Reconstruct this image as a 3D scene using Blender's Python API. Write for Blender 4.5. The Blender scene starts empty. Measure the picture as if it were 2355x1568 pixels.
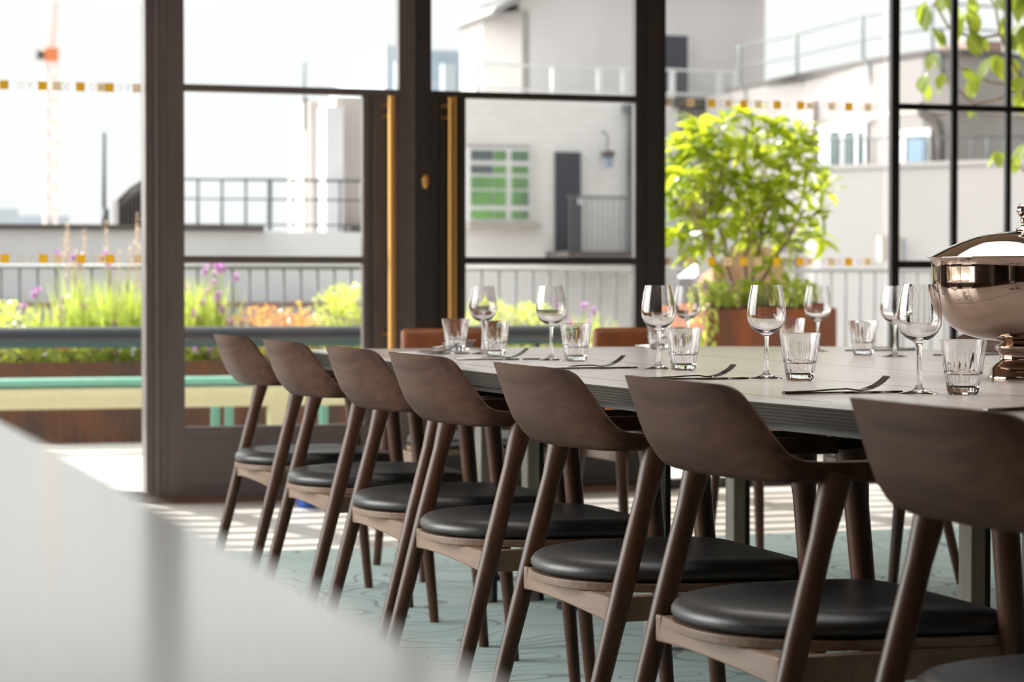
import bpy, bmesh, math, random
from mathutils import Vector, Matrix
random.seed(7)
PI = math.pi
SC = bpy.context.scene
COL = SC.collection

# ------------------------------------------------------------------ camera, sky, sun, exposure
F_PX, CX, CY, HORIZ, VPX, CAM_H = 5420.0, 1177.5, 784.0, 664.0, -570.0, 0.894
PITCH = math.atan((CY - HORIZ) / F_PX)
YAW = math.atan((CX - VPX) / (F_PX / math.cos(PITCH)))
fwd = Vector((math.sin(YAW) * math.cos(PITCH), math.cos(YAW) * math.cos(PITCH), -math.sin(PITCH)))
rgt = Vector((math.cos(YAW), -math.sin(YAW), 0))
upv = rgt.cross(fwd)
cam = bpy.data.cameras.new('camera'); camo = bpy.data.objects.new('camera', cam); COL.objects.link(camo)
camo.matrix_world = Matrix.Translation((0, 0, CAM_H)) @ Matrix((rgt, upv, -fwd)).transposed().to_4x4()
cam.sensor_width = 36.0
cam.lens = F_PX / 2355.0 * 36.0
cam.clip_start = 0.05; cam.clip_end = 1000
cam.dof.use_dof = True
cam.dof.focus_distance = 4.3
cam.dof.aperture_fstop = 6.4
SC.camera = camo
SC.view_settings.view_transform = 'Standard'
SC.view_settings.look = 'None'
SC.view_settings.exposure = 0.85
SC.view_settings.gamma = 1.0

world = bpy.data.worlds.new('sky'); SC.world = world; world.use_nodes = True
wn = world.node_tree; wn.nodes.clear()
w_out = wn.nodes.new('ShaderNodeOutputWorld'); w_bg = wn.nodes.new('ShaderNodeBackground')
w_tc = wn.nodes.new('ShaderNodeTexCoord'); w_dot = wn.nodes.new('ShaderNodeVectorMath'); w_dot.operation = 'DOT_PRODUCT'
w_dot.inputs[1].default_value = tuple(Vector((-0.70, 0.42, 0.45)).normalized())       # sky brightened on the left, added as side light for the chairs
w_rng = wn.nodes.new('ShaderNodeMapRange')
w_rng.inputs['From Min'].default_value = 0.58; w_rng.inputs['From Max'].default_value = 0.98
w_rng.inputs['To Min'].default_value = 0.62; w_rng.inputs['To Max'].default_value = 6.5
w_noise = wn.nodes.new('ShaderNodeTexNoise'); w_noise.inputs['Scale'].default_value = 3.0; w_noise.inputs['Detail'].default_value = 4
w_ramp = wn.nodes.new('ShaderNodeMix'); w_ramp.data_type = 'RGBA'
w_ramp.inputs['A'].default_value = (0.975, 0.985, 1.0, 1); w_ramp.inputs['B'].default_value = (1.0, 0.99, 0.97, 1)
wn.links.new(w_tc.outputs['Generated'], w_dot.inputs[0]); wn.links.new(w_tc.outputs['Generated'], w_noise.inputs['Vector'])
wn.links.new(w_dot.outputs['Value'], w_rng.inputs['Value']); wn.links.new(w_noise.outputs['Fac'], w_ramp.inputs['Factor'])
wn.links.new(w_ramp.outputs['Result'], w_bg.inputs['Color']); wn.links.new(w_rng.outputs['Result'], w_bg.inputs['Strength'])
wn.links.new(w_bg.outputs['Background'], w_out.inputs['Surface'])

sun = bpy.data.lights.new('sun', 'SUN'); suno = bpy.data.objects.new('sun', sun); COL.objects.link(suno)
SUN_DIR = Vector((-0.16, 0.70, 0.68)).normalized()
suno.rotation_euler = SUN_DIR.to_track_quat('Z', 'Y').to_euler(); suno.location = (0, 20, 20)
sun.energy = 4.5; sun.angle = math.radians(0.8); sun.color = (1.0, 0.95, 0.88)
fill = bpy.data.lights.new('ceiling_fill', 'AREA'); fillo = bpy.data.objects.new('ceiling_fill', fill); COL.objects.link(fillo)  # unseen area light, added to brighten the table and carpet
fill.shape = 'RECTANGLE'; fill.size = 1.9; fill.size_y = 4.4; fill.energy = 34; fill.color = (1.0, 0.98, 0.95)
fillo.location = (2.3, 4.6, 2.985)

def ray(px, py):
    return fwd + rgt * ((px - CX) / F_PX) - upv * ((py - CY) / F_PX)
def at(px, py, Y):
    """the point of the plane y = Y that stands at this place of the photograph"""
    d = ray(px, py); t = Y / d.y
    return Vector((d.x * t, Y, CAM_H + d.z * t))

# ------------------------------------------------------------------ materials
MATS = {}
def mat(name, color, rough=0.6, metal=0.0, spec=0.5, vary=0.0, scale=8.0, stretch=(1, 1, 1), color2=None, bump=0.0, coat=0.0):
    if name in MATS: return MATS[name]
    m = bpy.data.materials.new(name); m.use_nodes = True; MATS[name] = m
    n, l = m.node_tree.nodes, m.node_tree.links
    b = n['Principled BSDF']
    b.inputs['Base Color'].default_value = (*color, 1); b.inputs['Roughness'].default_value = rough
    b.inputs['Metallic'].default_value = metal; b.inputs['Specular IOR Level'].default_value = spec
    b.inputs['Coat Weight'].default_value = coat
    if vary or color2 or bump:
        tc = n.new('ShaderNodeTexCoord'); mp = n.new('ShaderNodeMapping'); mp.inputs['Scale'].default_value = stretch
        no = n.new('ShaderNodeTexNoise'); no.inputs['Scale'].default_value = scale; no.inputs['Detail'].default_value = 5
        l.new(tc.outputs['Object'], mp.inputs['Vector']); l.new(mp.outputs['Vector'], no.inputs['Vector'])
        if vary or color2:
            c2 = color2 or tuple(max(0, c * (1 - vary)) for c in color)
            mx = n.new('ShaderNodeMix'); mx.data_type = 'RGBA'
            mx.inputs['A'].default_value = (*color, 1); mx.inputs['B'].default_value = (*c2, 1)
            cr = n.new('ShaderNodeMapRange'); cr.inputs['From Min'].default_value = 0.35; cr.inputs['From Max'].default_value = 0.65
            l.new(no.outputs['Fac'], cr.inputs['Value']); l.new(cr.outputs['Result'], mx.inputs['Factor'])
            l.new(mx.outputs['Result'], b.inputs['Base Color'])
        if bump:
            bp = n.new('ShaderNodeBump'); bp.inputs['Strength'].default_value = bump; bp.inputs['Distance'].default_value = 0.01
            l.new(no.outputs['Fac'], bp.inputs['Height']); l.new(bp.outputs['Normal'], b.inputs['Normal'])
    return m

def glass_pane():
    m = bpy.data.materials.new('window_glass'); m.use_nodes = True
    n, l = m.node_tree.nodes, m.node_tree.links; n.clear()
    o = n.new('ShaderNodeOutputMaterial'); mx = n.new('ShaderNodeMixShader'); t = n.new('ShaderNodeBsdfTransparent')
    g = n.new('ShaderNodeBsdfGlossy'); g.inputs['Roughness'].default_value = 0.0
    t.inputs['Color'].default_value = (0.97, 0.985, 0.975, 1)
    f = n.new('ShaderNodeLayerWeight'); f.inputs['Blend'].default_value = 0.5
    p = n.new('ShaderNodeMath'); p.operation = 'POWER'; p.inputs[1].default_value = 5.0
    q = n.new('ShaderNodeMapRange'); q.inputs['To Min'].default_value = 0.03; q.inputs['To Max'].default_value = 0.9
    l.new(f.outputs['Facing'], p.inputs[0]); l.new(p.outputs[0], q.inputs['Value'])
    l.new(q.outputs['Result'], mx.inputs['Fac']); l.new(t.outputs[0], mx.inputs[1]); l.new(g.outputs[0], mx.inputs[2]); l.new(mx.outputs[0], o.inputs['Surface'])
    return m
def drink_glass():
    m = bpy.data.materials.new('clear_glass'); m.use_nodes = True
    n, l = m.node_tree.nodes, m.node_tree.links; n.clear()
    o = n.new('ShaderNodeOutputMaterial'); g = n.new('ShaderNodeBsdfGlass')
    g.inputs['IOR'].default_value = 1.48; g.inputs['Roughness'].default_value = 0.0; g.inputs['Color'].default_value = (0.985, 0.98, 0.98, 1)
    l.new(g.outputs[0], o.inputs['Surface'])
    return m
def leaf_mat(name, c, trans=(0.55, 0.75, 0.05), tw=0.55):
    m = bpy.data.materials.new(name); m.use_nodes = True
    n, l = m.node_tree.nodes, m.node_tree.links
    b = n['Principled BSDF']; b.inputs['Base Color'].default_value = (*c, 1); b.inputs['Roughness'].default_value = 0.28
    t = n.new('ShaderNodeBsdfTranslucent'); t.inputs['Color'].default_value = (*trans, 1)
    mx = n.new('ShaderNodeMixShader'); mx.inputs['Fac'].default_value = tw
    l.new(b.outputs[0], mx.inputs[1]); l.new(t.outputs[0], mx.inputs[2]); l.new(mx.outputs[0], n['Material Output'].inputs['Surface'])
    return m
def frost(name, c, fac):
    m = bpy.data.materials.new(name); m.use_nodes = True
    n, l = m.node_tree.nodes, m.node_tree.links
    b = n['Principled BSDF']; b.inputs['Base Color'].default_value = (*c, 1); b.inputs['Roughness'].default_value = 0.5
    t = n.new('ShaderNodeBsdfTransparent'); mx = n.new('ShaderNodeMixShader'); mx.inputs['Fac'].default_value = fac
    tl = n.new('ShaderNodeBsdfTranslucent'); tl.inputs['Color'].default_value = (*c, 1)
    ad = n.new('ShaderNodeMixShader'); ad.inputs['Fac'].default_value = 0.5
    l.new(b.outputs[0], ad.inputs[1]); l.new(tl.outputs[0], ad.inputs[2])
    l.new(t.outputs[0], mx.inputs[1]); l.new(ad.outputs[0], mx.inputs[2]); l.new(mx.outputs[0], n['Material Output'].inputs['Surface'])
    return m
def carpet_mat():
    m = bpy.data.materials.new('carpet_pile'); m.use_nodes = True
    n, l = m.node_tree.nodes, m.node_tree.links; b = n['Principled BSDF']; b.inputs['Roughness'].default_value = 0.85
    b.inputs['Sheen Weight'].default_value = 0.35; b.inputs['Sheen Roughness'].default_value = 0.5; b.inputs['Sheen Tint'].default_value = (0.88, 1.0, 0.97, 1)
    tc = n.new('ShaderNodeTexCoord'); no = n.new('ShaderNodeTexNoise'); no.inputs['Scale'].default_value = 1.7; no.inputs['Detail'].default_value = 1.5
    mul = n.new('ShaderNodeMath'); mul.operation = 'MULTIPLY'; mul.inputs[1].default_value = 19.0
    fr = n.new('ShaderNodeMath'); fr.operation = 'FRACT'
    sb = n.new('ShaderNodeMath'); sb.operation = 'SUBTRACT'; sb.inputs[1].default_value = 0.5
    ab = n.new('ShaderNodeMath'); ab.operation = 'ABSOLUTE'
    n2 = n.new('ShaderNodeTexNoise'); n2.inputs['Scale'].default_value = 2.6
    th = n.new('ShaderNodeMapRange'); th.inputs['From Min'].default_value = 0.35; th.inputs['From Max'].default_value = 0.65
    th.inputs['To Min'].default_value = 0.02; th.inputs['To Max'].default_value = 0.12
    lt = n.new('ShaderNodeMath'); lt.operation = 'LESS_THAN'
    l.new(tc.outputs['Object'], no.inputs['Vector']); l.new(tc.outputs['Object'], n2.inputs['Vector'])
    l.new(no.outputs['Fac'], mul.inputs[0]); l.new(mul.outputs[0], fr.inputs[0]); l.new(fr.outputs[0], sb.inputs[0]); l.new(sb.outputs[0], ab.inputs[0])
    l.new(n2.outputs['Fac'], th.inputs['Value']); l.new(ab.outputs[0], lt.inputs[0]); l.new(th.outputs['Result'], lt.inputs[1])
    n3 = n.new('ShaderNodeTexNoise'); n3.inputs['Scale'].default_value = 30; n3.inputs['Detail'].default_value = 6
    m1 = n.new('ShaderNodeMix'); m1.data_type = 'RGBA'; m1.inputs['A'].default_value = (0.27, 0.37, 0.345, 1); m1.inputs['B'].default_value = (0.36, 0.47, 0.44, 1)
    mp = n.new('ShaderNodeMapping'); mp.inputs['Scale'].default_value = (0.25, 1, 1)
    l.new(tc.outputs['Object'], mp.inputs['Vector']); l.new(mp.outputs[0], n3.inputs['Vector']); l.new(n3.outputs['Fac'], m1.inputs['Factor'])
    m2 = n.new('ShaderNodeMix'); m2.data_type = 'RGBA'; m2.inputs['B'].default_value = (0.05, 0.075, 0.075, 1)
    l.new(m1.outputs['Result'], m2.inputs['A']); l.new(lt.outputs[0], m2.inputs['Factor']); l.new(m2.outputs['Result'], b.inputs['Base Color'])
    return m
def wood_mat(name, dark, light, rough, axis=0, sc=9, coat=0.0, spec=0.5):
    m = bpy.data.materials.new(name); m.use_nodes = True
    n, l = m.node_tree.nodes, m.node_tree.links; b = n['Principled BSDF']; b.inputs['Roughness'].default_value = rough
    b.inputs['Coat Weight'].default_value = coat; b.inputs['Specular IOR Level'].default_value = spec
    tc = n.new('ShaderNodeTexCoord'); mp = n.new('ShaderNodeMapping')
    s = [1.0, 1.0, 1.0]; s = [sc * 2.2] * 3; s[axis] = sc * 0.12; mp.inputs['Scale'].default_value = s
    no = n.new('ShaderNodeTexNoise'); no.inputs['Scale'].default_value = 1.0; no.inputs['Detail'].default_value = 7; no.inputs['Distortion'].default_value = 0.6
    mr = n.new('ShaderNodeMapRange'); mr.inputs['From Min'].default_value = 0.32; mr.inputs['From Max'].default_value = 0.68
    mx = n.new('ShaderNodeMix'); mx.data_type = 'RGBA'; mx.inputs['A'].default_value = (*dark, 1); mx.inputs['B'].default_value = (*light, 1)
    l.new(tc.outputs['Object'], mp.inputs['Vector']); l.new(mp.outputs[0], no.inputs['Vector']); l.new(no.outputs['Fac'], mr.inputs['Value'])
    l.new(mr.outputs['Result'], mx.inputs['Factor']); l.new(mx.outputs['Result'], b.inputs['Base Color'])
    return m
def table_mat():
    m = wood_mat('pale_table_boards', (0.63, 0.565, 0.54), (0.70, 0.64, 0.62), 0.23, axis=1, sc=14, spec=0.6)
    n, l = m.node_tree.nodes, m.node_tree.links; b = n['Principled BSDF']
    tc = n.new('ShaderNodeTexCoord'); wv = n.new('ShaderNodeTexWave'); wv.bands_direction = 'X'; wv.inputs['Scale'].default_value = 0.8
    lt = n.new('ShaderNodeMath'); lt.operation = 'LESS_THAN'; lt.inputs[1].default_value = 0.004
    mx = n.new('ShaderNodeMix'); mx.data_type = 'RGBA'; mx.inputs['B'].default_value = (0.42, 0.38, 0.35, 1)
    src = b.inputs['Base Color'].links[0].from_socket
    l.new(tc.outputs['Object'], wv.inputs['Vector']); l.new(wv.outputs['Fac'], lt.inputs[0]); l.new(lt.outputs[0], mx.inputs['Factor'])
    l.new(src, mx.inputs['A']); l.new(mx.outputs['Result'], b.inputs['Base Color'])
    return m
def stripes_mat(name, a, c, sc, axis='Z'):
    m = bpy.data.materials.new(name); m.use_nodes = True
    n, l = m.node_tree.nodes, m.node_tree.links; b = n['Principled BSDF']; b.inputs['Roughness'].default_value = 0.8; b.inputs['Specular IOR Level'].default_value = 0.12
    tc = n.new('ShaderNodeTexCoord'); wv = n.new('ShaderNodeTexWave'); wv.bands_direction = axis; wv.inputs['Scale'].default_value = sc
    wv.inputs['Distortion'].default_value = 0.6; wv.inputs['Detail'].default_value = 2
    mx = n.new('ShaderNodeMix'); mx.data_type = 'RGBA'; mx.inputs['A'].default_value = (*a, 1); mx.inputs['B'].default_value = (*c, 1)
    l.new(tc.outputs['Object'], wv.inputs['Vector']); l.new(wv.outputs['Fac'], mx.inputs['Factor']); l.new(mx.outputs['Result'], b.inputs['Base Color'])
    return m
def brick_mat(name, a, c, mortar, sc=3.0):
    m = bpy.data.materials.new(name); m.use_nodes = True
    n, l = m.node_tree.nodes, m.node_tree.links; b = n['Principled BSDF']; b.inputs['Roughness'].default_value = 0.85
    tc = n.new('ShaderNodeTexCoord'); mp = n.new('ShaderNodeMapping'); mp.inputs['Rotation'].default_value = (PI / 2, 0, 0)
    br = n.new('ShaderNodeTexBrick'); br.inputs['Color1'].default_value = (*a, 1); br.inputs['Color2'].default_value = (*c, 1); br.inputs['Mortar'].default_value = (*mortar, 1)
    br.inputs['Scale'].default_value = sc; br.inputs['Mortar Size'].default_value = 0.01
    l.new(tc.outputs['Object'], mp.inputs['Vector']); l.new(mp.outputs[0], br.inputs['Vector']); l.new(br.outputs['Color'], b.inputs['Base Color'])
    return m

WALNUT = wood_mat('dark_walnut', (0.048, 0.020, 0.012), (0.105, 0.050, 0.030), 0.50, axis=1, sc=16, spec=0.14)
WALNUT_LEG = wood_mat('dark_walnut_leg', (0.060, 0.024, 0.013), (0.12, 0.054, 0.030), 0.38, axis=2, sc=16, spec=0.4)
WALNUT_RAIL = wood_mat('walnut_rail', (0.19, 0.115, 0.075), (0.28, 0.18, 0.12), 0.5, axis=1, sc=16)
LEATHER = mat('black_leather', (0.030, 0.027, 0.027), 0.42, spec=0.8, vary=0.3, scale=60, bump=0.05)
TAN = mat('tan_leather', (0.36, 0.11, 0.035), 0.45, vary=0.25, scale=20)
TABLE_TOP = table_mat()
TABLE_EDGE = stripes_mat('table_ply_edge', (0.085, 0.070, 0.058), (0.035, 0.030, 0.027), 60)
TABLE_LOW = mat('table_dark_underframe', (0.06, 0.055, 0.05), 0.6)
TABLE_LEG = wood_mat('table_leg_oak', (0.30, 0.25, 0.20), (0.42, 0.36, 0.30), 0.5, axis=2, sc=12)
BLACK = mat('black_steel', (0.012, 0.012, 0.012), 0.45)
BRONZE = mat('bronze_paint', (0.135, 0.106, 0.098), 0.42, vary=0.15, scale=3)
BRONZE_SHADE = mat('bronze_paint_shade', (0.034, 0.027, 0.024), 0.45)  # same bronze as the left door, with the right side's shade in its colour
STEEL_BLK = mat('black_window_steel', (0.012, 0.011, 0.011), 0.5, spec=0.3)
BRASS = mat('brass', (0.88, 0.50, 0.16), 0.36, 0.8)
CHROME = mat('polished_steel', (0.62, 0.54, 0.48), 0.05, 1.0)
BOWLM = mat('brown_reflect_steel', (0.42, 0.315, 0.25), 0.07, 1.0, vary=0.18, scale=14)  # brown of the room's reflection put into the steel's colour
CUTLERY = mat('cutlery_steel', (0.36, 0.34, 0.33), 0.12, 1.0)
GLASS = drink_glass()
PANE = glass_pane()
WHITE_TOP = mat('white_counter', (0.88, 0.88, 0.86), 0.15, spec=0.5)
CARPET = carpet_mat()
FLOOR = wood_mat('pale_floor', (0.58, 0.53, 0.49), (0.72, 0.68, 0.64), 0.35, axis=0, sc=4)
STONE = mat('terrace_stone', (0.62, 0.58, 0.53), 0.8, vary=0.18, scale=2)
CORTEN = mat('rusted_steel', (0.23, 0.085, 0.045), 0.75, color2=(0.12, 0.065, 0.05), scale=3, stretch=(2, 2, 0.7))
CORTEN2 = mat('bright_rusted_steel', (0.34, 0.10, 0.035), 0.75, color2=(0.17, 0.07, 0.045), scale=3, stretch=(3, 3, 0.5))
CREAM = mat('cream_paint', (0.74, 0.70, 0.44), 0.5)
GREEN = mat('sea_green_paint', (0.22, 0.52, 0.42), 0.4)
GREY_TUBE = mat('grey_padding', (0.045, 0.050, 0.058), 0.3)
RAIL = mat('rail_grey', (0.11, 0.125, 0.125), 0.5)
RAIL_L = mat('rail_light', (0.26, 0.27, 0.265), 0.5)
WHITEWALL = brick_mat('white_painted_brick', (0.76, 0.745, 0.73), (0.72, 0.705, 0.69), (0.64, 0.62, 0.60), 2.2)
CREAMWALL = mat('cream_render', (0.38, 0.35, 0.34), 0.85, vary=0.06, scale=1)
PINKWALL = mat('stained_render', (0.60, 0.53, 0.50), 0.9, vary=0.14, scale=1.2, stretch=(1, 1, 0.3))
GREYWALL = mat('grey_render', (0.68, 0.64, 0.64), 0.9, vary=0.16, scale=0.8, stretch=(1, 1, 0.3))
PARAPET = mat('parapet_render', (0.74, 0.745, 0.76), 0.9, vary=0.10, scale=2)
COPING = mat('dark_coping', (0.10, 0.085, 0.08), 0.8)
DARKDOOR = mat('dark_grey_door', (0.045, 0.047, 0.06), 0.5)
WHITEP = mat('white_paint', (0.68, 0.68, 0.68), 0.5)
PANEGREEN = mat('green_pane', (0.18, 0.42, 0.10), 0.15, color2=(0.10, 0.16, 0.12), scale=1.3)
PANEDARK = mat('dark_pane', (0.10, 0.13, 0.13), 0.1)
PANEBLUE = mat('blue_pane', (0.22, 0.30, 0.38), 0.1)
TANFAB = mat('tan_wicker', (0.42, 0.27, 0.15), 0.8, vary=0.2, scale=20)
HOODFAB = mat('pale_canopy', (0.55, 0.57, 0.58), 0.7)
ROOFGREY = mat('roof_grey', (0.30, 0.29, 0.29), 0.9)
BARK = mat('bark', (0.36, 0.24, 0.16), 0.8, vary=0.3, scale=20)
BLUE = mat('blue_plastic', (0.02, 0.09, 0.42), 0.4)
GOLD = leaf_mat('gold_film', (0.72, 0.44, 0.03), (0.80, 0.60, 0.14), 0.6)
FROST = frost('pale_film', (0.74, 0.55, 0.32), 0.6)
FROST2 = frost('pale_film_line', (0.35, 0.28, 0.16), 0.50)
LEAF = leaf_mat('broad_leaf', (0.09, 0.18, 0.02), (0.72, 0.78, 0.04), 0.42)
LEAF_D = leaf_mat('climber_leaf', (0.11, 0.17, 0.03), (0.45, 0.52, 0.06), 0.5)
LEAF_Y = leaf_mat('yellow_leaf', (0.40, 0.46, 0.12), (0.75, 0.80, 0.15), 0.5)
LEAF_G = leaf_mat('grass_leaf', (0.28, 0.36, 0.08), (0.62, 0.70, 0.12), 0.5)
LEAF_O = leaf_mat('orange_leaf', (0.60, 0.25, 0.06), (0.85, 0.45, 0.12), 0.5)
PURPLE = leaf_mat('purple_petal', (0.42, 0.15, 0.42), (0.65, 0.35, 0.65), 0.4)
STRAW = leaf_mat('straw', (0.62, 0.48, 0.30), (0.8, 0.6, 0.4), 0.4)
SOIL = mat('soil', (0.04, 0.03, 0.02), 0.9)
BROWNWALL = wood_mat('brown_panel', (0.17, 0.08, 0.04), (0.26, 0.13, 0.07), 0.6, axis=2, sc=3)
CEIL = wood_mat('ceiling_boards', (0.20, 0.125, 0.07), (0.30, 0.19, 0.11), 0.7, axis=0, sc=3)
CRANEP = mat('crane_steel', (0.78, 0.62, 0.56), 0.6)
CRANEO = mat('crane_orange', (0.75, 0.22, 0.08), 0.6)
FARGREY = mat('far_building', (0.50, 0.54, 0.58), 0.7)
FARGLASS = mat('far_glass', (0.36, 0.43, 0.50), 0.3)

# ------------------------------------------------------------------ builders
def obj(name, bm, m, parent=None, smooth=False, bevel=0.0, segs=2, sub=0, angle=None):
    me = bpy.data.meshes.new(name); bm.normal_update(); bm.to_mesh(me); bm.free()
    for x in (m if isinstance(m, (list, tuple)) else [m]): me.materials.append(x)
    o = bpy.data.objects.new(name, me); COL.objects.link(o)
    if parent: o.parent = parent
    if smooth:
        for p in me.polygons: p.use_smooth = True
        if angle: me.set_sharp_from_angle(angle=math.radians(angle))
    if bevel:
        b = o.modifiers.new('bevel', 'BEVEL'); b.width = bevel; b.segments = segs; b.limit_method = 'ANGLE'; b.angle_limit = math.radians(40)
    if sub:
        s = o.modifiers.new('sub', 'SUBSURF'); s.levels = sub; s.render_levels = sub
    return o
def tag(o, label=None, cat=None, group=None, kind=None):
    if label: o['label'] = label
    if cat: o['category'] = cat
    if group: o['group'] = group
    if kind: o['kind'] = kind
    return o
def empty(name, loc=(0, 0, 0), rz=0.0, label=None, cat=None, group=None, kind=None):
    o = bpy.data.objects.new(name, None); COL.objects.link(o); o.location = loc; o.rotation_euler = (0, 0, rz); o.empty_display_size = 0.1
    return tag(o, label, cat, group, kind)
def dup(root, loc, rz, label=None, group=None):
    r = root.copy(); COL.objects.link(r); r.location = loc; r.rotation_euler = (0, 0, rz)
    if label: r['label'] = label
    if group: r['group'] = group
    for ch in list(root.children):
        c = ch.copy(); COL.objects.link(c); c.parent = r
        for g in list(ch.children):
            d = g.copy(); COL.objects.link(d); d.parent = c
    return r
def B(bm, x0, x1, y0, y1, z0, z1, mi=0):
    vs = [bm.verts.new((x, y, z)) for x in (x0, x1) for y in (y0, y1) for z in (z0, z1)]
    for f in ((0, 1, 3, 2), (4, 6, 7, 5), (0, 4, 5, 1), (2, 3, 7, 6), (0, 2, 6, 4), (1, 5, 7, 3)):
        fc = bm.faces.new([vs[i] for i in f]); fc.material_index = mi
def box(x0, x1, y0, y1, z0, z1):
    bm = bmesh.new(); B(bm, x0, x1, y0, y1, z0, z1); return bm
def prism(bm, pts, z0, z1, mi=0):
    a = [bm.verts.new((p[0], p[1], z0)) for p in pts]; b = [bm.verts.new((p[0], p[1], z1 if len(p) < 3 else p[2])) for p in pts]
    n = len(pts)
    fs = [bm.faces.new(list(reversed(a))), bm.faces.new(b)]
    for i in range(n): fs.append(bm.faces.new((a[i], a[(i + 1) % n], b[(i + 1) % n], b[i])))
    for f in fs: f.material_index = mi
def tube(bm, pts, radii, n=10, cap=True):
    pts = [Vector(p) for p in pts]
    if not isinstance(radii, (list, tuple)): radii = [radii] * len(pts)
    rings = []; prev = None
    for i, p in enumerate(pts):
        t = (pts[min(i + 1, len(pts) - 1)] - pts[max(i - 1, 0)]).normalized()
        if prev is None:
            a = Vector((0, 0, 1)) if abs(t.z) < 0.9 else Vector((1, 0, 0)); u = t.cross(a).normalized()
        else:
            u = (prev - t * prev.dot(t)).normalized()
        prev = u; v = t.cross(u)
        rings.append([bm.verts.new(p + (u * math.cos(2 * PI * k / n) + v * math.sin(2 * PI * k / n)) * radii[i]) for k in range(n)])
    for i in range(len(rings) - 1):
        for k in range(n):
            bm.faces.new((rings[i][k], rings[i][(k + 1) % n], rings[i + 1][(k + 1) % n], rings[i + 1][k]))
    if cap:
        bm.faces.new(list(reversed(rings[0]))); bm.faces.new(rings[-1])
def lathe(bm, prof, n=48, mod=None, cx=0, cy=0):
    rings = []
    for (r, z) in prof:
        if r <= 1e-6: rings.append([bm.verts.new((cx, cy, z))]); continue
        ring = []
        for k in range(n):
            a = 2 * PI * k / n; rr = r * (mod(a, r, z) if mod else 1)
            ring.append(bm.verts.new((cx + rr * math.cos(a), cy + rr * math.sin(a), z)))
        rings.append(ring)
    for i in range(len(rings) - 1):
        a, b = rings[i], rings[i + 1]
        for k in range(n):
            k2 = (k + 1) % n
            if len(a) == 1 and len(b) > 1: bm.faces.new((a[0], b[k2], b[k]))
            elif len(b) == 1 and len(a) > 1: bm.faces.new((a[k], a[k2], b[0]))
            elif len(a) > 1: bm.faces.new((a[k], a[k2], b[k2], b[k]))

# ------------------------------------------------------------------ the room
YW = 9.9           # inner face of the glazed wall
def X(px): return at(px, 640, YW).x
def struct(name, bm, m, **k):
    return tag(obj(name, bm, m, **k), kind='structure')
struct('floor', box(-2.0, 8.0, -5.0, 10.08, -0.16, -0.012), FLOOR)
bm = bmesh.new()
B(bm, -2.1, -1.3, -5.1, 10.15, 3.0, 3.2); B(bm, 0.1, 8.1, -5.1, 10.15, 3.0, 3.2); B(bm, -1.3, 0.1, -5.1, 0.0, 3.0, 3.2); B(bm, -1.3, 0.1, 2.2, 10.15, 3.0, 3.2)
struct('ceiling', bm, CEIL)
bm = bmesh.new()
for x_ in (-1.3, -0.62, 0.06): B(bm, x_, x_ + 0.04, 0.0, 2.2, 3.1, 3.16)
w5 = struct('added_skylight', bm, STEEL_BLK)  # unseen skylight, added to brighten the white counter
bm = bmesh.new()
for x_ in (1.30, 3.26): B(bm, x_, x_ + 0.04, 2.36, 6.84, 2.94, 3.0)
for y_ in (2.36, 6.80): B(bm, 1.34, 3.26, y_, y_ + 0.04, 2.94, 3.0)
struct('fill_frame', bm, STEEL_BLK)  # made-up frame around the added overhead light
obj('glass_pane', box(-1.3, 0.1, 0.0, 2.2, 3.12, 3.126), PANE, w5)
struct('wall_rear', box(-2.1, 8.1, -5.2, -5.0, -0.16, 3.0), BROWNWALL)
struct('wall_right', box(8.0, 8.2, -5.0, 10.15, -0.16, 3.0), BROWNWALL)
bm = bmesh.new()
B(bm, -2.2, -2.0, -5.0, 10.15, -0.16, 0.35); B(bm, -2.2, -2.0, -5.0, 10.15, 2.75, 3.0); B(bm, -2.2, -2.0, -5.0, 4.2, 0.35, 2.75)
B(bm, -2.2, -2.0, 9.6, 10.15, 0.35, 2.75)
struct('wall_left', bm, BRONZE)
bm = bmesh.new()
for y in (4.2, 6.0, 7.8, 9.5): B(bm, -2.12, -2.06, y, y + 0.08, 0.35, 2.75)
w4 = struct('window_4', bm, STEEL_BLK)  # unseen glazing, added for the light reaching the chairs from the left
obj('glass_pane', box(-2.095, -2.089, 4.2, 9.6, 0.35, 2.75), PANE, w4)
# lintel above the glazing
struct('wall_back', box(-2.0, 8.0, YW, YW + 0.15, 2.75, 3.0), BRONZE_SHADE)

ZT0, ZT1, ZM0, ZM1, ZG = 1.729, 1.758, 1.003, 1.033, 0.309
# main posts
bm = bmesh.new()
B(bm, X(337), X(357), YW + 0.02, YW + 0.14, -0.01, 2.75); B(bm, X(357), X(386), YW, YW + 0.12, -0.01, 2.75)
B(bm, X(361), X(366), YW - 0.006, YW + 0.01, -0.01, 2.75)
struct('trim_1', bm, BRONZE, bevel=0.003)
bm = bmesh.new()
B(bm, X(1488), X(1518), YW - 0.01, YW + 0.12, -0.01, 2.75); B(bm, X(1518), X(1535), YW + 0.02, YW + 0.14, -0.01, 2.75)
struct('trim_2', bm, BRONZE_SHADE, bevel=0.003)
bm = bmesh.new()
B(bm, X(2050), X(2060), YW, YW + 0.035, -0.01, 2.75); B(bm, X(2059), X(2071), YW + 0.01, YW + 0.035, -0.01, 2.75)
struct('trim_3', bm, STEEL_BLK, bevel=0.003)
struct('trim_4', box(X(337), X(1535), YW - 0.03, YW + 0.16, -0.012, 0.012), mat('threshold_brown', (0.16, 0.085, 0.05), 0.5))
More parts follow.
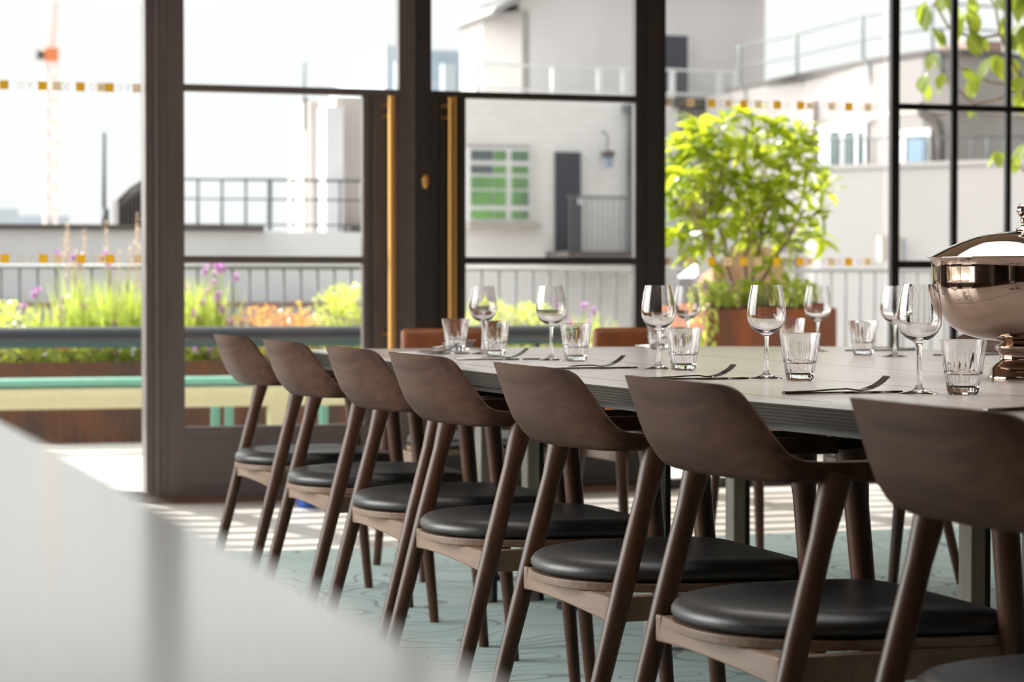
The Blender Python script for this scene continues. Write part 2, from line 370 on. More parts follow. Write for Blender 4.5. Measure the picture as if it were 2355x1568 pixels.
# door 1 (left leaf)
def leaf(name, x0, x1, gx0, gx1, hx0, hx1, wide0, wide1, M):
    """x0..x1 leaf; gx glass below the bar; wide0..wide1 glass above the bar; hx = handle panel"""
    root = empty(name, ((x0 + x1) / 2, YW, 0), kind='structure'); ox = (x0 + x1) / 2
    def bb(bm, a, b, y0, y1, z0, z1): B(bm, a - ox, b - ox, y0, y1, z0, z1)
    bm = bmesh.new()
    bb(bm, x0, min(gx0, wide0), 0.0, 0.05, 0.0, 2.72); bb(bm, max(gx1, wide1), x1, 0.0, 0.05, 0.0, 2.72)
    bb(bm, min(gx0, wide0), max(gx1, wide1), 0, 0.05, 0.0, ZG)
    bb(bm, min(gx0, wide0), max(gx1, wide1), 0, 0.05, 2.62, 2.72)
    obj('door_frame', bm, M, root, bevel=0.003)
    bm = bmesh.new()
    bb(bm, wide0 if wide0 < gx0 else gx0, max(gx1, wide1), 0.005, 0.048, ZT0, ZT1)
    bb(bm, gx0, gx1, 0.005, 0.048, ZM0, ZM1)
    obj('glazing_bar', bm, M, root, bevel=0.003)
    bm = bmesh.new()
    bb(bm, hx0, hx1, 0.02, 0.048, ZG, ZT0)
    w = hx1 - hx0
    bb(bm, hx0, hx0 + w * 0.16, 0.004, 0.03, ZG, ZT0); bb(bm, hx1 - w * 0.18, hx1, 0.004, 0.03, ZG, ZT0); bb(bm, hx0 + w * 0.28, hx0 + w * 0.42, 0.01, 0.03, ZG, ZT0)
    obj('handle_panel', bm, M, root, bevel=0.002)
    bm = bmesh.new(); bb(bm, x0 + 0.07, x1 - 0.07, -0.004, 0.01, 0.06, ZG - 0.05)
    obj('kick_panel', bm, M, root, bevel=0.002)
    bm = bmesh.new(); bb(bm, gx0 - .004, gx1 + .004, 0.030, 0.036, ZG - .004, ZT0 + .004); bb(bm, wide0 - .004, wide1 + .004, 0.030, 0.036, ZT1 - .004, 2.624)
    obj('glass_pane', bm, PANE, root)
    return root, ox
d1, o1 = leaf('door_1', X(386), X(956), X(425), X(836), X(836), X(918), X(425), X(918), BRONZE)
d2, o2 = leaf('door_2', X(958), X(1488), X(1072), X(1461), X(993), X(1072), X(993), X(1461), BRONZE_SHADE)
def pull(root, x, ox, w, flat):
    h = bmesh.new()
    tube(h, [(x - ox, -0.055, 0.62), (x - ox, -0.055, 1.725)], w, 16)
    for z in (0.70, 1.64, 1.69):
        tube(h, [(x - ox, -0.055, z), (x - ox - 0.02, 0.02, z)], 0.008, 8)
    if flat: B(h, x - ox + w + 0.003, x - ox + w + 0.016, -0.06, 0.0, 0.62, 1.728)
    tag(obj('pull_handle', h, BRASS, root, smooth=True, angle=40), label='tall brass pull handle')
pull(d1, X(893.5), o1, 0.0165, False)
pull(d2, X(1028), o2, 0.011, True)
bm = bmesh.new(); lathe(bm, [(0, -0.012), (0.008, -0.012), (0.017, -0.006), (0.018, 0.0), (0, 0.0)], 20)
for v in bm.verts: v.co = Vector((v.co.x * 0.9 + X(978) - o2, v.co.z, v.co.y * 1.9 + 1.362))
tag(obj('keyhole_plate', bm, BRASS, d2, smooth=True), label='oval brass keyhole plate')

# glazing bands with gold squares
def band(win, x0, x1, squares, zc, ox=0.0):
    """a strip of pale ornament broken by solid gold squares, as thin film on the pane"""
    s = 0.0185; y0, y1 = YW + 0.046, YW + 0.0475
    g = bmesh.new()
    for q in squares: B(g, q - s, q + s, y0 - 0.0005, y1, zc - s, zc + s)
    obj('gold_squares', g, GOLD, win)
    f = bmesh.new(); k = bmesh.new()
    marks = sorted(squares); x = x0
    cells = []
    while x < x1 - 0.034:
        if all(abs(x + 0.017 - q) > 0.033 for q in squares): cells.append(x + 0.017)
        x += 0.037
    for i, c in enumerate(cells):
        t = i % 6
        if t in (0, 3): B(f, c - s, c + s, y0, y1, zc - s, zc + s)
        if t in (1, 5):
            for a in range(10):
                a0, a1 = 2 * PI * a / 10, 2 * PI * (a + 1) / 10
                q = [(c + r * math.cos(b), y0, zc + r * math.sin(b)) for r, b in ((0.010, a0), (0.014, a0), (0.014, a1), (0.010, a1))]
                k.faces.new([k.verts.new(p) for p in q])
        if t == 2:
            for dx, dz in ((-1, 1), (1, 1), (0, -1)):
                q = [(c - 0.003, y0, zc), (c + 0.003, y0, zc), (c + dx * 0.012 + 0.003, y0, zc + dz * 0.014), (c + dx * 0.012 - 0.003, y0, zc + dz * 0.014)]
                k.faces.new([k.verts.new(p) for p in q])
        if t in (3, 4):
            for u in (-1, 0, 1):
                for v in (-1, 0, 1):
                    if (u + v) % 2 == 0: B(k, c + u * 0.010 - 0.0035, c + u * 0.010 + 0.0035, y0, y1, zc + v * 0.010 - 0.0035, zc + v * 0.010 + 0.0035)
        if t == 0:
            B(k, c - 0.011, c + 0.011, y0 - .0002, y1, zc - 0.002, zc + 0.002); B(k, c - 0.002, c + 0.002, y0 - .0002, y1, zc - 0.011, zc + 0.011)
    obj('pale_ornament', f, FROST, win); obj('line_ornament', k, FROST2, win)
bm = bmesh.new(); B(bm, X(-700), X(337), YW + 0.02, YW + 0.1, -0.01, 0.035); B(bm, X(-700), X(337), YW + 0.02, YW + 0.1, 2.68, 2.75); B(bm, X(-700) - .06, X(-700), YW + .02, YW + .1, -0.01, 2.75)
B(bm, -2.0, X(-700) - .06, YW + .02, YW + .1, -0.01, 2.75)
w1 = struct('window_1', bm, BRONZE)
obj('glass_pane', box(X(-700), X(337) + .004, YW + 0.05, YW + 0.056, 0.03, 2.69), PANE, w1)
for z in (1.738, 1.019): band(w1, X(-20), X(336), [X(14) , X(103), X(190), X(257)], z)
bm = bmesh.new(); B(bm, X(1535), X(2042), YW + 0.02, YW + 0.1, -0.01, 0.032); B(bm, X(1535), X(2042), YW + 0.02, YW + 0.1, 2.68, 2.75)
w2 = struct('window_2', bm, BRONZE_SHADE)
obj('glass_pane', box(X(1535) - .003, X(2042) + .003, YW + 0.05, YW + 0.056, 0.03, 2.69), PANE, w2)
for z in (1.738, 1.019): band(w2, X(1536), X(2040), [X(1590) if z < 1 else X(1645), X(1719), X(1796), X(1850), X(1961)], z)
# window 3: black steel grid
bm = bmesh.new()
for (a, b) in ((2188, 2202), (2313, 2325), (2437, 2448), (2560, 2590)): B(bm, X(a), X(b), YW, YW + 0.024, -0.01, 2.75)
for (z0, z1) in ((-0.01, 0.05), (0.99, 1.025), (1.728, 1.757), (2.68, 2.75)): B(bm, X(2071), 8.0, YW + 0.002, YW + 0.022, z0, z1)
w3 = struct('window_3', bm, STEEL_BLK, bevel=0.002)
obj('glass_pane', box(X(2071) - .003, 8.0, YW + 0.013, YW + 0.018, 0.05, 2.69), PANE, w3)

# unseen slatted canopy, added to cut the sun into floor stripes
cn = empty('slatted_canopy', (2.5, 10.2, 2.85), label='slatted canopy added over the terrace doors to stripe the sunlight, out of frame above', cat='canopy')
obj('sun_block_board', box(-6, 6, -0.04, 0.72, 0, 0.03), BRONZE_SHADE, cn)  # solid strip added to keep the sun off the inner floor
for i in range(7):
    obj('slat', box(-6, 6, 0.86 + 0.24 * i, 0.86 + 0.24 * i + 0.08, 0, 0.03), BRONZE_SHADE, cn)

# ------------------------------------------------------------------ carpet
o = obj('carpet', box(0.6, 7.0, -2.5, 7.9, -0.012, 0.0), CARPET); tag(o, 'pale sea-green carpet with dark curling line pattern under the long table', 'carpet')

# ------------------------------------------------------------------ chairs
def chair_plan(s, off=0.0):
    """centreline of the horseshoe; s in -1..1, returns (x, y), off moves inwards"""
    a, b, arm = 0.215, 0.272, 0.49
    t = abs(s)
    if t < 0.62:
        ang = t / 0.62 * PI / 2; n = 2.0 / 2.7
        y = b * (math.sin(ang) ** n); x = a - a * (math.cos(ang) ** n if math.cos(ang) > 1e-9 else 0)
    else:
        u = (t - 0.62) / 0.38; x = a + (arm - a) * u; y = b - 0.014 * u * u
    return Vector((x, math.copysign(y, s)))
def sm(t): t = max(0, min(1, t)); return t * t * (3 - 2 * t)
TOPZ = [(0, .7645), (.15, .7640), (.24, .762), (.27, .7595), (.295, .754), (.315, .745), (.335, .733), (.355, .721), (.38, .707), (.404, .693), (.43, .6785), (.45, .6690), (.472, .6625), (.50, .6585), (.55, .6565), (.7, .6565), (1.01, .655)]
def shell_mesh():
    bm = bmesh.new(); N = 128; rings = []
    samp = [-1 + 2 * i / N for i in range(N + 1)]
    for s in samp:
        p = chair_plan(s); e = 1e-3
        q = chair_plan(max(-1, min(1, s + e))) - chair_plan(max(-1, min(1, s - e)))
        if q.length < 1e-9: q = Vector((1, 0))
        q.normalize(); nrm = Vector((-q.y, q.x))
        if nrm.dot(Vector((0.22, 0)) - p) < 0 and abs(s) < 0.62: nrm = -nrm
        if abs(s) >= 0.62: nrm = Vector((0, -math.copysign(1, s)))
        t = abs(s)
        # arc position -> top height; drops quickly around the corner, then runs level as the arm
        ztop = TOPZ[-1][1]
        for (ta, za), (tb_, zb_) in zip(TOPZ, TOPZ[1:]):
            if ta <= t < tb_: ztop = za + (zb_ - za) * (t - ta) / (tb_ - ta); break
        zbot = 0.626 + 0.004 * sm((t - 0.3) / 0.6)
        th = 0.011 + 0.022 * sm((t - 0.42) / 0.25)
        rear = 1 - sm((t - 0.15) / 0.45)
        lean = 0.046 * rear + 0.012 * (1 - rear) * (1 - sm((t - 0.6) / 0.1))
        end = sm((1 - t) / 0.03)
        prof = []
        h = ztop - zbot; rb = min(0.012, h * 0.35)
        outer = [(0.0, 1.0), (0.0, 0.75), (0.0, 0.5), (0.0, 0.28), (0.10, 0.10), (0.35, 0.0)]
        inner = [(0.85, 0.0), (1.0, 0.10), (1.0, 0.28), (1.0, 0.5), (1.0, 0.75), (1.0, 1.0)]
        loop = []
        for (w, v) in outer + inner:
            z = zbot + h * v
            sh = lean * (1 - (z - 0.626) / 0.139) + (0.020 * (0.4 + 0.6 * rear) * (1 - v / 0.45) ** 2 if v < 0.45 and t < .6 else 0)
            if w >= .85 and v < .3: pass
            k = th * w
            if t > 0.55: k = th * w
            inset = sh * (1.0 if rear > 0.01 else 1.0)
            c = p + nrm * (k + inset)
            loop.append(bm.verts.new((c.x, c.y * (0.6 + 0.4 * end) if t > .999 else c.y, z)))
        rings.append(loop)
    n = len(rings[0])
    for i in range(len(rings) - 1):
        for k in range(n):
            bm.faces.new((rings[i][k], rings[i][(k + 1) % n], rings[i + 1][(k + 1) % n], rings[i + 1][k]))
    bm.faces.new(rings[0]); bm.faces.new(list(reversed(rings[-1])))
    bmesh.ops.recalc_face_normals(bm, faces=bm.faces)
    return bm
def seat_outline(grow=0.0, n=40):
    pts = []
    # rear half: superellipse; front: straight with rounded corners
    a, b = 0.25, 0.212
    for i in range(n + 1):
        ang = -PI / 2 + PI * i / n
        y = math.sin(ang); x = math.cos(ang)
        yy = b * math.copysign(abs(y) ** 0.86, y); xx = 0.305 - a * abs(x) ** 0.9
        pts.append((xx, yy))
    front = [(0.36, b + 0.006), (0.44, b + 0.008), (0.478, b - 0.002), (0.492, b - 0.022), (0.497, 0.12), (0.498, 0.0), (0.497, -0.12), (0.492, -b + 0.022), (0.478, -b + 0.002), (0.44, -b - 0.008), (0.36, -b - 0.006)]
    pts += front
    cx = 0.28
    return [((x - cx) * (1 + grow / 0.22) + cx, y * (1 + grow / 0.212)) for x, y in pts]
def cushion_mesh():
    bm = bmesh.new()
    levels = [(-0.016, 0.402), (-0.004, 0.405), (0.001, 0.412), (0.001, 0.419), (-0.004, 0.427), (-0.013, 0.4335), (-0.026, 0.4365), (-0.045, 0.4365), (-0.08, 0.4330), (-0.12, 0.4290), (-0.165, 0.4275)]
    rings = []
    for g, z in levels:
        rings.append([bm.verts.new((x, y, z - 0.006 * sm((x - 0.38) / 0.12))) for x, y in seat_outline(g)])
    n = len(rings[0])
    for i in range(len(rings) - 1):
        for k in range(n): bm.faces.new((rings[i][k], rings[i][(k + 1) % n], rings[i + 1][(k + 1) % n], rings[i + 1][k]))
    bm.faces.new(rings[0]); bm.faces.new(rings[-1])
    bmesh.ops.recalc_face_normals(bm, faces=bm.faces)
    return bm
def leg_bm(p0, p1, r0, r1, r2, flare):
    bm = bmesh.new(); p0, p1 = Vector(p0), Vector(p1); pts, rr = [], []
    for i in range(15):
        t = i / 14; pts.append(p0.lerp(p1, t))
        r = r1 + (r2 - r1) * max(0, (t - 0.35) / 0.65) if t > 0.35 else r0 + (r1 - r0) * (t / 0.35)
        r += flare * (1 - sm(t / 0.14)); rr.append(r)
    tube(bm, pts, rr, 16); return bm
def make_chair(loc, rz, label, tan=False):
    root = empty('dining_armchair', loc, rz, label, 'chair')
    obj('back_shell', shell_mesh(), WALNUT, root, smooth=True, angle=50)
    obj('seat_cushion', cushion_mesh(), LEATHER, root, smooth=True, angle=60)
    bm = bmesh.new(); o_ = seat_outline(0.002)
    prism(bm, o_, 0.387, 0.4015); obj('seat_board', bm, WALNUT_RAIL, root, bevel=0.002)
    for s in (-1, 1):
        obj('leg', leg_bm((0.182, s * 0.243, 0.640), (0.016, s * 0.250, 0.0), 0.0165, 0.0185, 0.0130, 0.007), WALNUT_LEG, root, smooth=True, angle=50)
        obj('leg', leg_bm((0.440, s * 0.238, 0.640), (0.498, s * 0.228, 0.0), 0.0205, 0.0195, 0.0125, 0.008), WALNUT_LEG, root, smooth=True, angle=50)
        bm = bmesh.new()
        for p in ([(0.10, 0.232), (0.46, 0.222), (0.46, 0.200), (0.10, 0.210)],):
            prism(bm, [(x, y * s) for x, y in (p if s > 0 else list(reversed(p)))], 0.345, 0.3868)
        bmesh.ops.recalc_face_normals(bm, faces=bm.faces)
        obj('side_rail', bm, WALNUT_RAIL, root, bevel=0.003)
    bm = bmesh.new(); n = 12; ring = []
    for i in range(n + 1):
        y = -0.243 + 0.486 * i / n; u = (y / 0.243) ** 2
        zb = 0.343 + 0.012 * (1 - u); xc = 0.088 + 0.014 * u
        ring.append([bm.verts.new(v) for v in ((xc, y, zb), (xc + 0.004, y, 0.3868), (xc + 0.030, y, 0.3868), (xc + 0.024, y, zb))])
    for i in range(n):
        for k in range(4): bm.faces.new((ring[i][k], ring[i][(k + 1) % 4], ring[i + 1][(k + 1) % 4], ring[i + 1][k]))
    bm.faces.new(ring[0]); bm.faces.new(ring[-1]); bmesh.ops.recalc_face_normals(bm, faces=bm.faces)
    obj('rear_rail', bm, WALNUT_RAIL, root, smooth=True, angle=40, bevel=0.003)
    return root
XC = 1.238
CH = [(6.60, 'dark walnut armchair farthest from the camera, leftmost in the near row'),
      (5.84, 'dark walnut armchair second from the left in the near row'),
      (5.15, 'dark walnut armchair third from the left in the near row'),
      (4.58, 'dark walnut armchair in the middle of the near row, fourth from the left'),
      (3.86, 'dark walnut armchair fifth from the left in the near row'),
      (3.19, 'dark walnut armchair third nearest the camera with its whole armrest and forked leg top showing'),
      (2.42, 'blurred dark walnut armchair nearest the camera, cut by the right edge')]
CH[5] = (3.19, 'dark walnut armchair sixth from the left, its armrest and forked leg top showing')
arm0 = make_chair((XC + .015, CH[0][0], 0), 0, CH[0][1]); arm0['group'] = 'armchairs along the near side of the table'
for y, lb in CH[1:]: dup(arm0, (XC, y, 0), random.uniform(-.012, .012), lb)
# opposite side: only its front legs and arms show below the table
dup(arm0, (3.49, 6.10, 0), PI, 'dark walnut armchair across the table, only its legs seen beneath the top', group='armchairs on the far side of the table')
# tan leather chairs at the far end
def end_chair(x, label):
    r = dup(arm0, (x, 7.40, 0), -PI / 2, label, group='tan-backed chairs at the far end of the table')
    r.name = 'leather_armchair'
    for ch in list(r.children):
        if ch.name.startswith('back_shell'): bpy.data.objects.remove(ch)
    bm = bmesh.new(); B(bm, 0.012, 0.052, -0.172, 0.172, 0.585, 0.765)
    pad = obj('back_pad', bm, TAN, r, smooth=True, bevel=0.018, segs=4); tag(pad, label='tan leather back pad')
    bm = bmesh.new()
    pts = [(0.46, -0.238, 0.645), (0.30, -0.255, 0.648), (0.16, -0.24, 0.645), (0.08, -0.17, 0.64), (0.058, -0.08, 0.64), (0.055, 0, 0.64), (0.058, 0.08, 0.64), (0.08, 0.17, 0.64), (0.16, 0.24, 0.645), (0.30, 0.255, 0.648), (0.46, 0.238, 0.645)]
    tube(bm, pts, 0.017, 10); obj('arm_rail', bm, WALNUT, r, smooth=True)
    return r
end_chair(2.17, 'tan-backed leather chair at the far table end, left of the two')
end_chair(2.83, 'tan-backed leather chair at the far table end, right of the two')

# ------------------------------------------------------------------ table
tb = empty('dining_table', (2.35, 4.3, 0), label='long pale wooden dining table with layered edge set with glasses and cutlery', cat='table')
TZ = 0.72
def tp(pts): return [(x - 2.35, y - 4.3) for x, y in pts]
out = [(1.80, 1.6), (1.66, 2.35), (1.60, 2.75), (1.555, 3.15), (1.515, 3.5), (1.502, 4.2), (1.500, 5.2), (1.508, 6.62), (2.2, 6.645), (2.75, 6.60), (3.10, 6.45), (3.22, 6.15), (3.24, 5.0), (3.22, 3.4), (3.10, 2.4), (2.95, 1.6)]
bm = bmesh.new(); prism(bm, list(reversed(tp(out))), TZ - 0.006, TZ); bmesh.ops.recalc_face_normals(bm, faces=bm.faces); obj('tabletop', bm, TABLE_TOP, tb)
ctr = Vector((2.35, 4.2))
def shrink(pts, d): return [tuple(Vector(p) + (ctr - Vector(p)).normalized() * d) for p in pts]
bm = bmesh.new(); prism(bm, tp(shrink(out, 0.003)), TZ - 0.036, TZ - 0.0062); bmesh.ops.recalc_face_normals(bm, faces=bm.faces); obj('layered_edge', bm, TABLE_EDGE, tb)
bm = bmesh.new(); prism(bm, tp(shrink(out, 0.03)), TZ - 0.050, TZ - 0.0362); bmesh.ops.recalc_face_normals(bm, faces=bm.faces); obj('underframe', bm, TABLE_LOW, tb)
for (x, y) in ((1.985, 6.42), (2.125, 6.42), (2.125, 5.44), (2.60, 6.04), (2.62, 4.74), (2.70, 4.60), (2.12, 3.1)):
    bm = bmesh.new(); B(bm, x - 2.35 - .018, x - 2.35 + .018, y - 4.3 - .03, y - 4.3 + .03, 0.0, TZ - 0.05)
    lg = obj('leg', bm, TABLE_LEG, tb, bevel=0.003)
    bm = bmesh.new(); B(bm, x - 2.35 + .018, x - 2.35 + .032, y - 4.3 - .028, y - 4.3 + .028, 0.0, TZ - 0.05); obj('steel_strip', bm, BLACK, lg)
for (x, y, lb) in ((2.16, 6.85, 'black-edged round floor plate far below the table end'), (2.19, 6.36, 'black-edged round floor plate beside the table leg')):
    bm = bmesh.new(); lathe(bm, [(0, 0.0), (0.055, 0.0), (0.055, 0.014), (0.05, 0.018), (0, 0.018)], 28); 
    bm2 = obj('floor_plate', bm, [BLACK], None, smooth=True, angle=40); bm2.location = (x, y + .07 if y > 6.5 else y - .15, 0); tag(bm2, lb, 'floor plate', 'round plates on the carpet')

# ------------------------------------------------------------------ glassware
wg_prof_o = [(0.0, 0.0012), (0.026, 0.0012), (0.031, 0.0), (0.033, 0.0), (0.0336, 0.0010), (0.031, 0.0018), (0.020, 0.0036), (0.011, 0.0060), (0.0065, 0.0105), (0.0045, 0.018), (0.0038, 0.035), (0.0037, 0.06), (0.0042, 0.075), (0.006, 0.083), (0.012, 0.0875),
             (0.0235, 0.0935), (0.0312, 0.1020), (0.0362, 0.1120), (0.0376, 0.124), (0.0366, 0.142), (0.0336, 0.162), (0.0296, 0.1815)]
wg_prof_i = [(0.0288, 0.1815), (0.0328, 0.162), (0.0358, 0.142), (0.0368, 0.124), (0.0353, 0.1125), (0.0302, 0.1035), (0.0220, 0.0955), (0.010, 0.0915), (0.0, 0.0905)]
def wine_glass(loc, label):
    bm = bmesh.new(); lathe(bm, wg_prof_o + wg_prof_i, 48); bmesh.ops.recalc_face_normals(bm, faces=bm.faces)
    o = obj('wine_glass', bm, GLASS, None, smooth=True, angle=38); o.location = loc
    return tag(o, label, 'wine glass', 'stemmed wine glasses on the table')
def tumbler(loc, label):
    bm = bmesh.new()
    def mod(a, r, z):
        if z < 0.034: amp = 0.045
        elif z < 0.038: amp = 0.0
        elif z < 0.075: amp = 0.060 * (1 - (z - 0.038) / 0.04)
        else: amp = 0.0
        return 1 - amp * abs(math.cos(5 * a)) ** 0.6
    o1_ = [(0, 0.0), (0.022, 0.0), (0.0255, 0.003), (0.0268, 0.008), (0.0283, 0.020), (0.0298, 0.033), (0.0318, 0.0355), (0.0318, 0.038), (0.0325, 0.045), (0.0342, 0.058), (0.0362, 0.072), (0.0378, 0.083), (0.0388, 0.0905)]
    i1_ = [(0.0375, 0.0908), (0.0355, 0.080), (0.0325, 0.065), (0.0292, 0.045), (0.0260, 0.025), (0.0240, 0.016), (0.020, 0.013), (0, 0.0125)]
    lathe(bm, o1_, 80, mod)
    lathe(bm, [(0.0388, 0.0905)] + i1_, 80, None)
    bmesh.ops.remove_doubles(bm, verts=bm.verts, dist=0.0001)
    bmesh.ops.recalc_face_normals(bm, faces=bm.faces)
    o = obj('tumbler', bm, GLASS, None, smooth=True, angle=35); o.location = loc
    return tag(o, label, 'water glass', 'faceted tumblers on the table')
def cp(o, loc, label):
    c = o.copy(); COL.objects.link(c); c.location = loc; c['label'] = label; return c
wg = wine_glass((1.856, 6.01, TZ), 'leftmost near wine glass, directly behind a tumbler')
for (x, y, lb) in ((1.855, 5.443, 'near wine glass before the pale wall, second from the left'),
                   (1.875, 4.779, 'wine glass just in front of the dark door post, beside the third tumbler'),
                   (1.874, 4.204, 'wine glass in front of the rusted planter, mid right of the near row'),
                   (1.843, 3.515, 'large blurred wine glass overlapping the left side of the steel bowl'),
                   (1.985, 6.42, 'small wine glass seen through the bowl of the leftmost near one'),
                   (2.56, 6.30, 'small far wine glass between the dark post and the planted tree'),
                   (2.817, 5.972, 'small far wine glass in front of the planter right edge'),
                   (2.789, 5.452, 'small far wine glass before the black window post, left of the bowl')):
    cp(wg, (x, y, TZ), lb)
tm = tumbler((1.838, 5.845, TZ), 'tumbler in front of the leftmost near wine glass')
for (x, y, lb) in ((1.86, 6.281, 'leftmost tumbler, in front of a tan leather chair back'),
                   (1.878, 5.327, 'tumbler right of the wine glass that stands before the pale wall'),
                   (1.886, 4.661, 'tumbler beside the wine glass in front of the dark door post'),
                   (1.882, 4.066, 'tumbler in front of the rusted planter, largest sharp one'),
                   (1.89, 3.45, 'large blurred tumbler in front of the foot of the steel bowl'),
                   (2.484, 6.33, 'small far tumbler mostly hidden behind the third near wine glass'),
                   (2.787, 6.08, 'small far tumbler showing behind the rim of the sharp large tumbler'),
                   (2.765, 5.584, 'small far tumbler standing alone left of the black window post')):
    cp(tm, (x, y, TZ), lb)

# ------------------------------------------------------------------ cutlery
def strip(bm, pts, th=0.002):
    """pts: (x, halfwidth, z) along x"""
    r = []
    for x, w, z in pts:
        r.append([bm.verts.new(v) for v in ((x, -w, z), (x, w, z), (x, w * .85, z + th), (x, -w * .85, z + th))])
    for i in range(len(r) - 1):
        for k in range(4): bm.faces.new((r[i][k], r[i][(k + 1) % 4], r[i + 1][(k + 1) % 4], r[i + 1][k]))
    bm.faces.new(r[0]); bm.faces.new(r[-1]); return r
def fork_mesh():
    bm = bmesh.new()
    strip(bm, [(0, .006, .004), (.01, .0095, .004), (.05, .008, .005), (.09, .005, .007), (.115, .0035, .0075), (.128, .0045, .0055), (.135, .010, .005), (.143, .0125, .0055)], .0025)
    for k in range(4):
        y = -0.0098 + 0.0065 * k; c = bmesh.new()
        bmx = bm
        pts = [(.142, .0055), (.155, .0075), (.168, .012), (.180, .019), (.190, .0275)]
        rings = []
        for i, (x, z) in enumerate(pts):
            w = .0022 - .0003 * i
            rings.append([bmx.verts.new(v) for v in ((x, y - w, z), (x, y + w, z), (x - .001, y + w, z + .0022), (x - .001, y - w, z + .0022))])
        for i in range(4):
            for q in range(4): bmx.faces.new((rings[i][q], rings[i][(q + 1) % 4], rings[i + 1][(q + 1) % 4], rings[i + 1][q]))
        bmx.faces.new(rings[0]); bmx.faces.new(rings[-1]); c.free()
    bmesh.ops.recalc_face_normals(bm, faces=bm.faces); return bm
def knife_mesh():
    bm = bmesh.new()
    strip(bm, [(0, .007, 0.0005), (.02, .009, 0), (.09, .0065, 0), (.11, .006, 0), (.115, .009, 0), (.17, .0095, 0), (.205, .006, 0), (.218, .001, 0)], .0035)
    bmesh.ops.recalc_face_normals(bm, faces=bm.faces); return bm
def spoon_mesh():
    bm = bmesh.new()
    strip(bm, [(0, .006, .003), (.01, .0095, .003), (.06, .007, .004), (.10, .0035, .009), (.125, .004, .014)], .0025)
    rings = []
    for i in range(9):
        u = i / 8; x = .123 + .055 * u; w = .019 * math.sin(PI * min(.98, max(.06, u))) ** .7
        rings.append([bm.verts.new((x, w * math.cos(a), .016 + .005 * math.sin(PI * u) * 0 - .008 * math.sin(PI * u) * math.sin(a) + .010 * u)) for a in [PI * j / 8 for j in range(9)]])
    for i in range(8):
        for j in range(8): bm.faces.new((rings[i][j], rings[i][j + 1], rings[i + 1][j + 1], rings[i + 1][j]))
    bmesh.ops.recalc_face_normals(bm, faces=bm.faces); return bm
fork = obj('fork', fork_mesh(), CUTLERY, None, smooth=True, angle=50); knife = obj('knife', knife_mesh(), CUTLERY, None, smooth=True, angle=50)
tag(fork, 'fork', 'fork', 'forks on the table'); tag(knife, 'knife', 'knife', 'knives on the table')
SETS = [(1.60, 6.02, 0, 'at the left end of the table, behind the fourth chair back'), (1.615, 5.47, 0, 'in front of the first pair of glasses'),
        (1.615, 4.80, 0, 'below the wine glass that stands before the pale wall'), (1.60, 4.16, 0, 'in front of the glasses by the dark door post'),
        (1.605, 3.53, 0, 'in front of the large sharp tumbler'), (1.64, 2.93, 0, 'nearest the camera at the right edge'),
        (1.93, 6.56, -PI / 2, 'far left beside the leftmost tumbler'), (2.50, 6.55, -PI / 2, 'far end, left of the half-hidden tumbler'),
        (3.14, 6.02, PI, 'far side, left of the lone tumbler'), (3.16, 5.54, PI, 'far side, beside the foot of the blurred bowl')]
first = True
for x, y, rz, wh in SETS:
    f = fork if first else fork.copy(); k = knife if first else knife.copy()
    if not first: COL.objects.link(f); COL.objects.link(k)
    first = False
    c, s = math.cos(rz), math.sin(rz)
    f.location = (x, y, TZ + 0.0002); f.rotation_euler = (0, 0, rz + 0.03)
    k.location = (x - s * 0.028 + c * .012, y + c * 0.028 + s * .012, TZ + 0.0002); k.rotation_euler = (0, 0, rz)
    f['label'] = 'steel fork, ' + wh; k['label'] = 'steel knife, ' + wh
sp = obj('spoon', spoon_mesh(), CUTLERY, None, smooth=True); sp.location = (1.885, 6.58, TZ + .001); sp.rotation_euler = (0, 0, -PI / 2)
tag(sp, 'dark round spoon bowl raised off the far left of the table', 'spoon')

# ------------------------------------------------------------------ punch bowl
bw = empty('punch_bowl', (2.335, 4.02, TZ), label='large polished steel bowl with domed knobbed lid at the table right edge', cat='bowl')
bm = bmesh.new(); lathe(bm, [(0, 0), (0.070, 0.0), (0.071, 0.004), (0.068, 0.008), (0.066, 0.020), (0.058, 0.028), (0.050, 0.034), (0.047, 0.044), (0.050, 0.052), (0.056, 0.058), (0.056, 0.064), (0.046, 0.068), (0.044, 0.074), (0, 0.076)], 64)
bmesh.ops.recalc_face_normals(bm, faces=bm.faces); obj('foot', bm, BOWLM, bw, smooth=True, angle=60)
bm = bmesh.new()
pr = [(0.0, 0.072), (0.045, 0.073), (0.075, 0.076), (0.095, 0.080), (0.118, 0.087), (0.142, 0.102), (0.160, 0.126), (0.170, 0.150), (0.1765, 0.172), (0.1775, 0.192), (0.1785, 0.215), (0.180, 0.231), (0.182, 0.233)]
pi_ = [(r - 0.003, z + 0.001) for r, z in reversed(pr[1:-1])] + [(0, 0.0765)]
lathe(bm, pr + pi_, 96); bmesh.ops.recalc_face_normals(bm, faces=bm.faces); obj('basin', bm, BOWLM, bw, smooth=True, angle=60)
bm = bmesh.new()
lp = [(0.0, 0.2855), (0.020, 0.285), (0.045, 0.283), (0.060, 0.280), (0.075, 0.2785), (0.100, 0.273), (0.130, 0.262), (0.155, 0.251), (0.175, 0.241), (0.188, 0.2345), (0.188, 0.2335), (0.170, 0.2395), (0.13, 0.257), (0.08, 0.270), (0.0, 0.278)]
lathe(bm, lp, 96); bmesh.ops.recalc_face_normals(bm, faces=bm.faces); lid = obj('lid', bm, CHROME, bw, smooth=True, angle=60)
